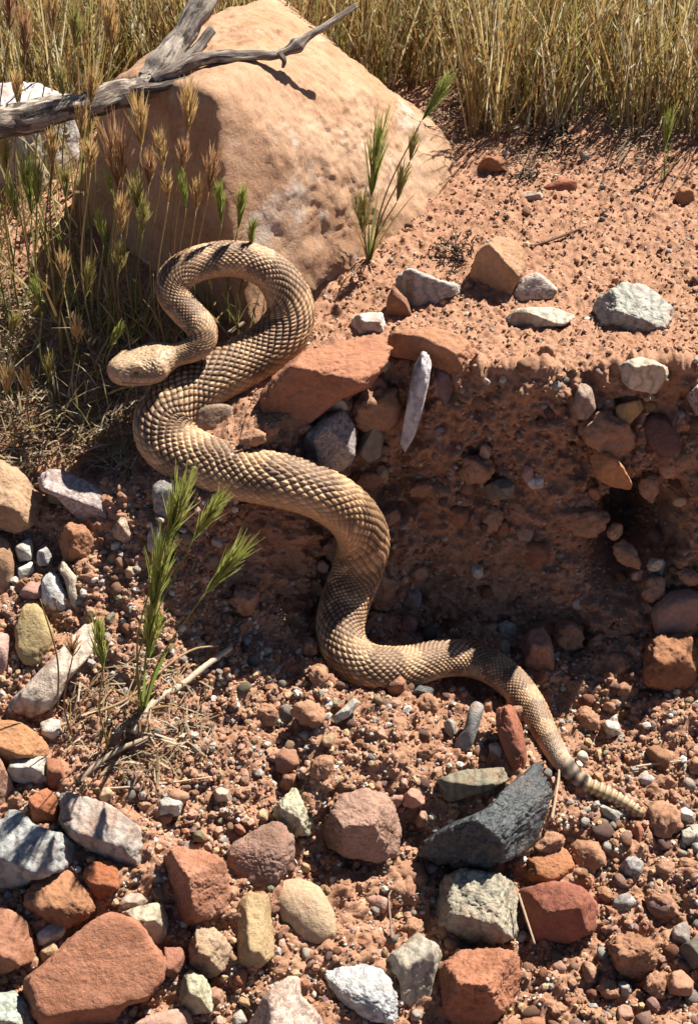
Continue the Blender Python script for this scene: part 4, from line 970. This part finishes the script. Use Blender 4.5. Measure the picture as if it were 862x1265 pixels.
for i, (tx, ty, bx, by, gx, gy, kd) in enumerate(HEADS):
    gb = ground(gx, gy)
    lab = {'gold': 'short golden brome stalk in the dry litter beside the snake head', 'green': 'short green brome stalk in the dry litter beside the snake head', 'mix': 'short green-and-gold brome stalk in the dry litter beside the snake head'}[kd]
    plant(gb, [px_stalk(gb, (tx, ty), (bx, by), -.004, kd)], [((random.uniform(-.8, .8), -.3, .8), random.uniform(.03, .06), random.uniform(.6, 1.2), random.choice(['gold', 'mix']), .002)], lab, kd + ' brome stalks in the litter')

def blades_stuff(name, count, pick, hrange, colors, wrange, label, husks=0.0, droop=(.1, .6), lean=.25):
    V = []; Fc = []; C = []
    for i in range(count):
        x, y = pick(); z = float(Zt(x, y)); h = random.uniform(*hrange) * random.uniform(.6, 1.0)
        d = nrm([random.gauss(0, lean), random.gauss(0, lean) - .05, 1]); P = blade_pts((x, y, z - .004), d, h, random.uniform(*droop), 5)
        an = random.uniform(-1.2, 1.2); sd = np.array([math.cos(an), math.sin(an), 0]); wd = random.uniform(*wrange)
        c = np.array(random.choices([q[0] for q in colors], [q[1] for q in colors])[0]) * random.uniform(.75, 1.25)
        n0 = len(V)
        for q, k_ in zip(P, (1, 1, .9, .65, .15)): V += [q - sd * wd * k_ / 2, q + sd * wd * k_ / 2]
        Fc += [(n0 + 2 * q, n0 + 2 * q + 1, n0 + 2 * q + 3, n0 + 2 * q + 2) for q in range(4)]; C += [c] * 10
        for q in range(int(husks) + (random.random() < husks % 1)):
            t = random.uniform(.35, 1); j = min(3, int(t * 4)); p = P[j] + (P[j + 1] - P[j]) * (t * 4 - j)
            hd_ = nrm(d + np.array([random.gauss(0, .5), random.gauss(0, .5), random.gauss(0, .3)])); l = random.uniform(.006, .017); s2 = nrm(np.cross(hd_, [random.gauss(0, .6), -1, .4])); hw_ = random.uniform(.0010, .0026)
            n0 = len(V); V += [p, p + hd_ * l * .45 - s2 * hw_ / 2, p + hd_ * l, p + hd_ * l * .45 + s2 * hw_ / 2]; Fc += [(n0, n0 + 1, n0 + 2, n0 + 3)]
            C += [np.clip(c * random.uniform(.9, 1.45), 0, .75)] * 4
    o = add_obj(name, mesh_np(name, np.array(V), np.array(Fc), np.array(C), False), M_GRASS)
    return tag(o, label, 'grass', None, 'stuff')
straw = [((.50, .34, .12), 5), ((.68, .54, .28), 4), ((.38, .24, .09), 3), ((.34, .32, .10), 2.2), ((.74, .65, .42), 2), ((.20, .11, .05), 1.5)]
def pick_back():
    while True:
        y = 1.60 + abs(random.gauss(0, .22)); x = random.uniform(-.62, .62)
        lim = 1.615 + .02 * math.sin(x * 31) + .015 * math.sin(x * 83)
        if x < .12: lim = 1.70 if x > -.25 else 1.56
        if y > lim and y < 2.4: return x, y
blades_stuff('dry_grass', 9000, pick_back, (.10, .24), straw, (.0010, .0024), 'dense golden dry grass standing behind the dirt and boulder', 2.6, (.05, .6), .21)
greeny = [((.34, .33, .11), 3), ((.54, .42, .18), 5), ((.24, .29, .08), 2), ((.66, .54, .30), 3), ((.30, .18, .08), 2)]
def pick_left():
    while True:
        x = random.uniform(-.48, -.12); y = random.uniform(1.20, 1.62); px, py, _ = project(np.array([x, y, float(Zt(x, y))]))
        if px < 110 + 50 * (py > 390) and py < 455 and random.random() < (.35 if py > 400 else 1): return x, y
blades_stuff('tall_grass', 480, pick_left, (.05, .15), greeny, (.0012, .0028), 'mixed green and straw grass left of the boulder', .8, (.2, 1.0), .25)
def pick_bold():
    while True:
        px, py = random.uniform(120, 330), random.uniform(385, 432)
        g = ground(px, py); return g[0], g[1]
blades_stuff('fine_grass', 110, pick_bold, (.03, .10), greeny, (.0010, .0018), 'fine thin grass at the foot of the boulder behind the coil', .5, (.2, 1.0), .25)

def litter(name, count, pick, L, colors, label, lift=.004):
    V = []; Fc = []; C = []
    for i in range(count):
        p = pick(); l = random.uniform(*L); an = random.uniform(0, math.pi); tl = random.gauss(.05, .28)
        d = nrm([math.cos(an), math.sin(an), tl]); s2 = nrm(np.cross(d, [0, -.3, 1])); wd = random.uniform(.0005, .0016); c = np.array(random.choice(colors)) * random.uniform(.5, 1.2)
        q = p + np.array([0, 0, random.uniform(0.001, lift)]); bend = np.array([0, 0, random.uniform(0, .12) * l])
        n0 = len(V); V += [q - d * l / 2 - s2 * wd / 2, q - d * l / 2 + s2 * wd / 2, q + bend - s2 * wd / 2, q + bend + s2 * wd / 2, q + d * l / 2 - s2 * wd * .3, q + d * l / 2 + s2 * wd * .3]
        Fc += [(n0, n0 + 1, n0 + 3, n0 + 2), (n0 + 2, n0 + 3, n0 + 5, n0 + 4)]; C += [c] * 6
    return tag(add_obj(name, mesh_np(name, np.array(V), np.array(Fc), np.array(C), False), M_GRASS), label, 'litter', None, 'stuff')
ixs = np.where(VIS)[0]
def picker(fn):
    cand = ixs[fn(gpx[ixs], gpy[ixs])]; wts = GA[cand] / GA[cand].sum(); sel = RNG.choice(cand, 6000, p=wts)
    return lambda: GP[sel[random.randrange(6000)]]
def pick_lit():
    g = ground(random.uniform(-20, 170), random.uniform(400, 560)); return g[0], g[1]
blades_stuff('dry_straw', 190, pick_lit, (.025, .085), [((.62, .49, .28), 4), ((.50, .36, .18), 3), ((.36, .32, .12), 1), ((.72, .62, .44), 2)], (.0009, .0020), 'thin dry straw leaning over the litter beside the snake head', .4, (.3, 1.3), .45)
lit_cols = [(.56, .44, .27), (.48, .33, .18), (.36, .23, .12), (.68, .58, .42), (.22, .14, .08)]
litter('dry_litter', 1700, picker(lambda x, y: (x < 175) & (y > 360) & (y < 585)), (.008, .035), lit_cols, 'dry straw and leaf litter under the grass beside the snake head', .012)
litter('straw_litter', 260, picker(lambda x, y: (x > 80) & (x < 265) & (y > 815) & (y < 965) & (np.abs(x - 175) * .6 + np.abs(y - 890) < 90)), (.008, .036), lit_cols, 'broken straw scattered round the base of the green clump', .006)

litter('grass_litter', 520, picker(lambda x, y: (x > 520) & (y > 120) & (y < 120 + 75 * (.5 + .5 * np.sin(x * .05)) + 25)), (.008, .04), lit_cols, 'broken straw on the dirt along the front of the dry grass', .008)
def dead_tuft(px, py, wpx, label):
    c = ground(px, py); root = empty('dead_plant', c); tag(root, label, 'dead plant'); mb = MB(); sc = wpx / F * hit(px, py)
    for i in range(130):
        p = np.array([random.gauss(0, .28) * sc, random.gauss(0, .35) * sc, 0]); d = nrm([random.gauss(0, .8), random.gauss(0, .6), abs(random.gauss(.3, .5))]); l = random.uniform(.004, .013)
        m2 = p + d * l * .5 + np.array([random.gauss(0, .0012) for _ in range(3)])
        mb.tube([p, m2, p + d * l], [.0007, .0009, .0004], np.array([.045, .028, .020]) * random.uniform(.5, 1.6), k=3)
    mb.build('twigs', M_TWIG, root)['kind'] = 'stuff'; mb = MB()
    for i in range(8):
        d = nrm([random.gauss(0, .8), random.gauss(0, .5), .7]); P = blade_pts((0, 0, 0), d, random.uniform(.012, .03), 1.0, 4); mb.tube(P, [.0006, .0005, .0004, .0002], (.34, .24, .15), k=3)
    mb.build('stalks', M_TWIG, root)['kind'] = 'stuff'
dead_tuft(682, 170, 70, 'dark withered plant tuft at the edge of the dry grass')
dead_tuft(562, 312, 46, 'dark withered plant tuft behind the grey beak-shaped rock')
dead_tuft(648, 225, 30, 'small dark withered tuft beside the thin pale flat stone')

# ---------------------------------------------------------------- pebbles one can count, and gravel
inside = np.zeros(len(ixs), bool)
for p in POLYS: inside |= pip(p, gpx[ixs], gpy[ixs])
free = ixs[~inside]
fx, fy = gpx[free], gpy[free]
zone_l = GWL[free] > .5; zone_f = GWF[free] > .5; zone_t = GWT[free] > .5
V2, T2 = ico(2); proto = []
for q in range(14):
    rs = np.random.default_rng(100 + q); P = V2 * np.array([1, rs.uniform(.65, .95), rs.uniform(.5, .8)])
    for _ in range(7):
        n_ = nrm(rs.normal(size=3)); dd = rs.uniform(.45, .8); qq = np.maximum(P @ n_ / dd, 0); pw = 22 if q % 2 else 8
        P = P * ((1 + qq ** pw) ** (-1 / pw))[:, None]
    P = P * (1 + .10 * fbm(P * 2.1 + q * 7, 3, q))[:, None]; me = mesh_np('pebble', P, T2); me.materials.append(M['sand' if q % 3 else 'lime']); proto.append(me)
words = {'soil': 'earthy red', 'rust': 'rust-brown', 'pink': 'pinkish', 'grey': 'grey', 'pale': 'pale cream', 'white': 'white', 'tan': 'tan', 'purple': 'purple-brown', 'brown': 'dark brown', 'olive': 'olive-grey'}
pw_ = np.array([.22, .16, .14, .10, .10, .04, .10, .07, .05, .02])
zones = [('in the gravel', zone_l & (fx > 300) & (fy < 1000), 62, (5, 12)), ('on the pebbly slope', zone_l & (fx > 640) & (fy >= 1000), 62, (5, 14)),
         ('among the rocks', zone_l & (fx > 200) & (fx <= 640) & (fy >= 1000), 42, (5, 11)), ('on the sandy slope', (fx > 110) & (fx <= 320) & (fy > 660) & (fy < 1000) & ~zone_t, 48, (4, 9)),
         ('stuck in the bank', zone_f & (fx > 330), 58, (5, 12)), ('on the open dirt', zone_t & (fx > 440) & (fy > 190), 26, (3.5, 7))]
from mathutils import Euler
for (zt, zm, cnt, (s0, s1)) in zones:
    cand = free[zm]; sel = RNG.choice(cand, cnt, p=GA[cand] / GA[cand].sum(), replace=False)
    for i in sel:
        kname = list(words)[RNG.choice(10, p=pw_)]; s_ = RNG.uniform(s0, s1) ** 1.0 * gdep[i] / F
        if RNG.random() < .2: s_ *= 1.35
        o = bpy.data.objects.new('pebble', proto[RNG.integers(14)]); COL.objects.link(o)
        o.location = tuple(GP[i] + GN[i] * s_ * .25); o.scale = (s_, s_, s_); o.rotation_euler = tuple(RNG.uniform(0, 6.28, 3) * [.15, .15, 1])
        o.color = (*np.clip(np.array(PAL[kname]) * RNG.uniform(.85, 1.15), 0, .8), 1)
        lb = 'small %s pebble %s near %s' % (words[kname], zt, near_name(gpx[i], gpy[i])); tag(o, lb, 'pebble', lb + ' group')

def gravel(name, cand, wts, count, srange, power, pal, label, sub, sink=.2, cat='gravel'):
    sel = RNG.choice(cand, count, p=wts / wts.sum()); V0, T0 = ico(sub); n0 = len(V0)
    s_ = (srange[0] + (srange[1] - srange[0]) * RNG.random(count) ** power) / 2
    var = []
    for q in range(40):
        rs = np.random.default_rng(900 + q + sub * 50); P = V0 * np.array([1, rs.uniform(.6, 1), rs.uniform(.45, .85)])
        for _ in range(5):
            n_ = nrm(rs.normal(size=3)); dd = rs.uniform(.5, .85); qq = np.maximum(P @ n_ / dd, 0); P = P * ((1 + qq ** 14) ** (-1 / 14))[:, None]
        var.append(P * (1 + rs.normal(0, .07, (n0, 1))))
    var = np.array(var); vi = RNG.integers(0, 40, count)
    q = RNG.normal(size=(count, 4)) * [1, .25, .25, 1]; q /= np.linalg.norm(q, axis=1)[:, None]; w_, x_, y_, z_ = q.T
    Rm = np.stack([1 - 2 * (y_**2 + z_**2), 2 * (x_*y_ - z_*w_), 2 * (x_*z_ + y_*w_), 2 * (x_*y_ + z_*w_), 1 - 2 * (x_**2 + z_**2), 2 * (y_*z_ - x_*w_), 2 * (x_*z_ - y_*w_), 2 * (y_*z_ + x_*w_), 1 - 2 * (x_**2 + y_**2)], -1).reshape(count, 3, 3)
    P = np.einsum('nij,nkj->nki', Rm, var[vi]) * s_[:, None, None]
    jit = RNG.normal(0, .0004, (count, 3))
    P += (GP[sel] + GN[sel] * (s_ * sink)[:, None] + jit)[:, None, :]
    names = [p[0] for p in pal]; pr = np.array([p[1] for p in pal], float); ck = RNG.choice(len(pal), count, p=pr / pr.sum())
    cc = np.array([PAL[x] for x in names])[ck] * RNG.uniform(.8, 1.2, (count, 1))
    Cv = np.repeat(cc, n0, axis=0); T = (T0[None] + (np.arange(count) * n0)[:, None, None]).reshape(-1, 3)
    return tag(add_obj(name, mesh_np(name, P.reshape(-1, 3), T, np.clip(Cv, 0, .8), sub > 1), M_GRAVEL), label, cat, None, 'stuff')
mixp = [('soil', 30), ('rust', 12), ('pink', 14), ('tan', 12), ('grey', 8), ('pale', 8), ('purple', 8), ('brown', 8), ('white', 2), ('olive', 2)]
dirtp = [('soil', 50), ('rust', 8), ('pink', 12), ('tan', 10), ('brown', 5), ('pale', 3), ('grey', 2)]
patch = .35 + .65 * sstep(-.25, .35, vnoise(GP[free] * 28, 66))
lowm = (~zone_t)
wl_ = GA[free] * patch
gravel('gravel', free[zone_l], wl_[zone_l], 5600, (.0035, .0100), 2.0, mixp, 'mixed red, tan and grey gravel over the lower slope', 1)
gravel('fine_gravel', free[zone_l], GA[free][zone_l], 14000, (.0014, .0040), 1.6, mixp, 'fine sandy grit between the stones of the lower slope', 0)
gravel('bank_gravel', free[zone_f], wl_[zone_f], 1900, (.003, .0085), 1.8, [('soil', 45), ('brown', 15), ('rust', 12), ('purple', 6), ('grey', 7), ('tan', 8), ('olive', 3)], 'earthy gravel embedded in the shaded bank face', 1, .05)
gravel('dirt_crumbs', free[zone_t], GA[free][zone_t], 27000, (.0014, .0058), 2.0, dirtp, 'crumbled red dirt and grit on the flat ground above the bank', 0, .15)
gravel('dirt_lumps', free[zone_t & (fx > 400)], GA[free][zone_t & (fx > 400)], 650, (.0045, .0105), 2.0, dirtp, 'larger crumbs of red dirt and grit above the bank', 1, .15)
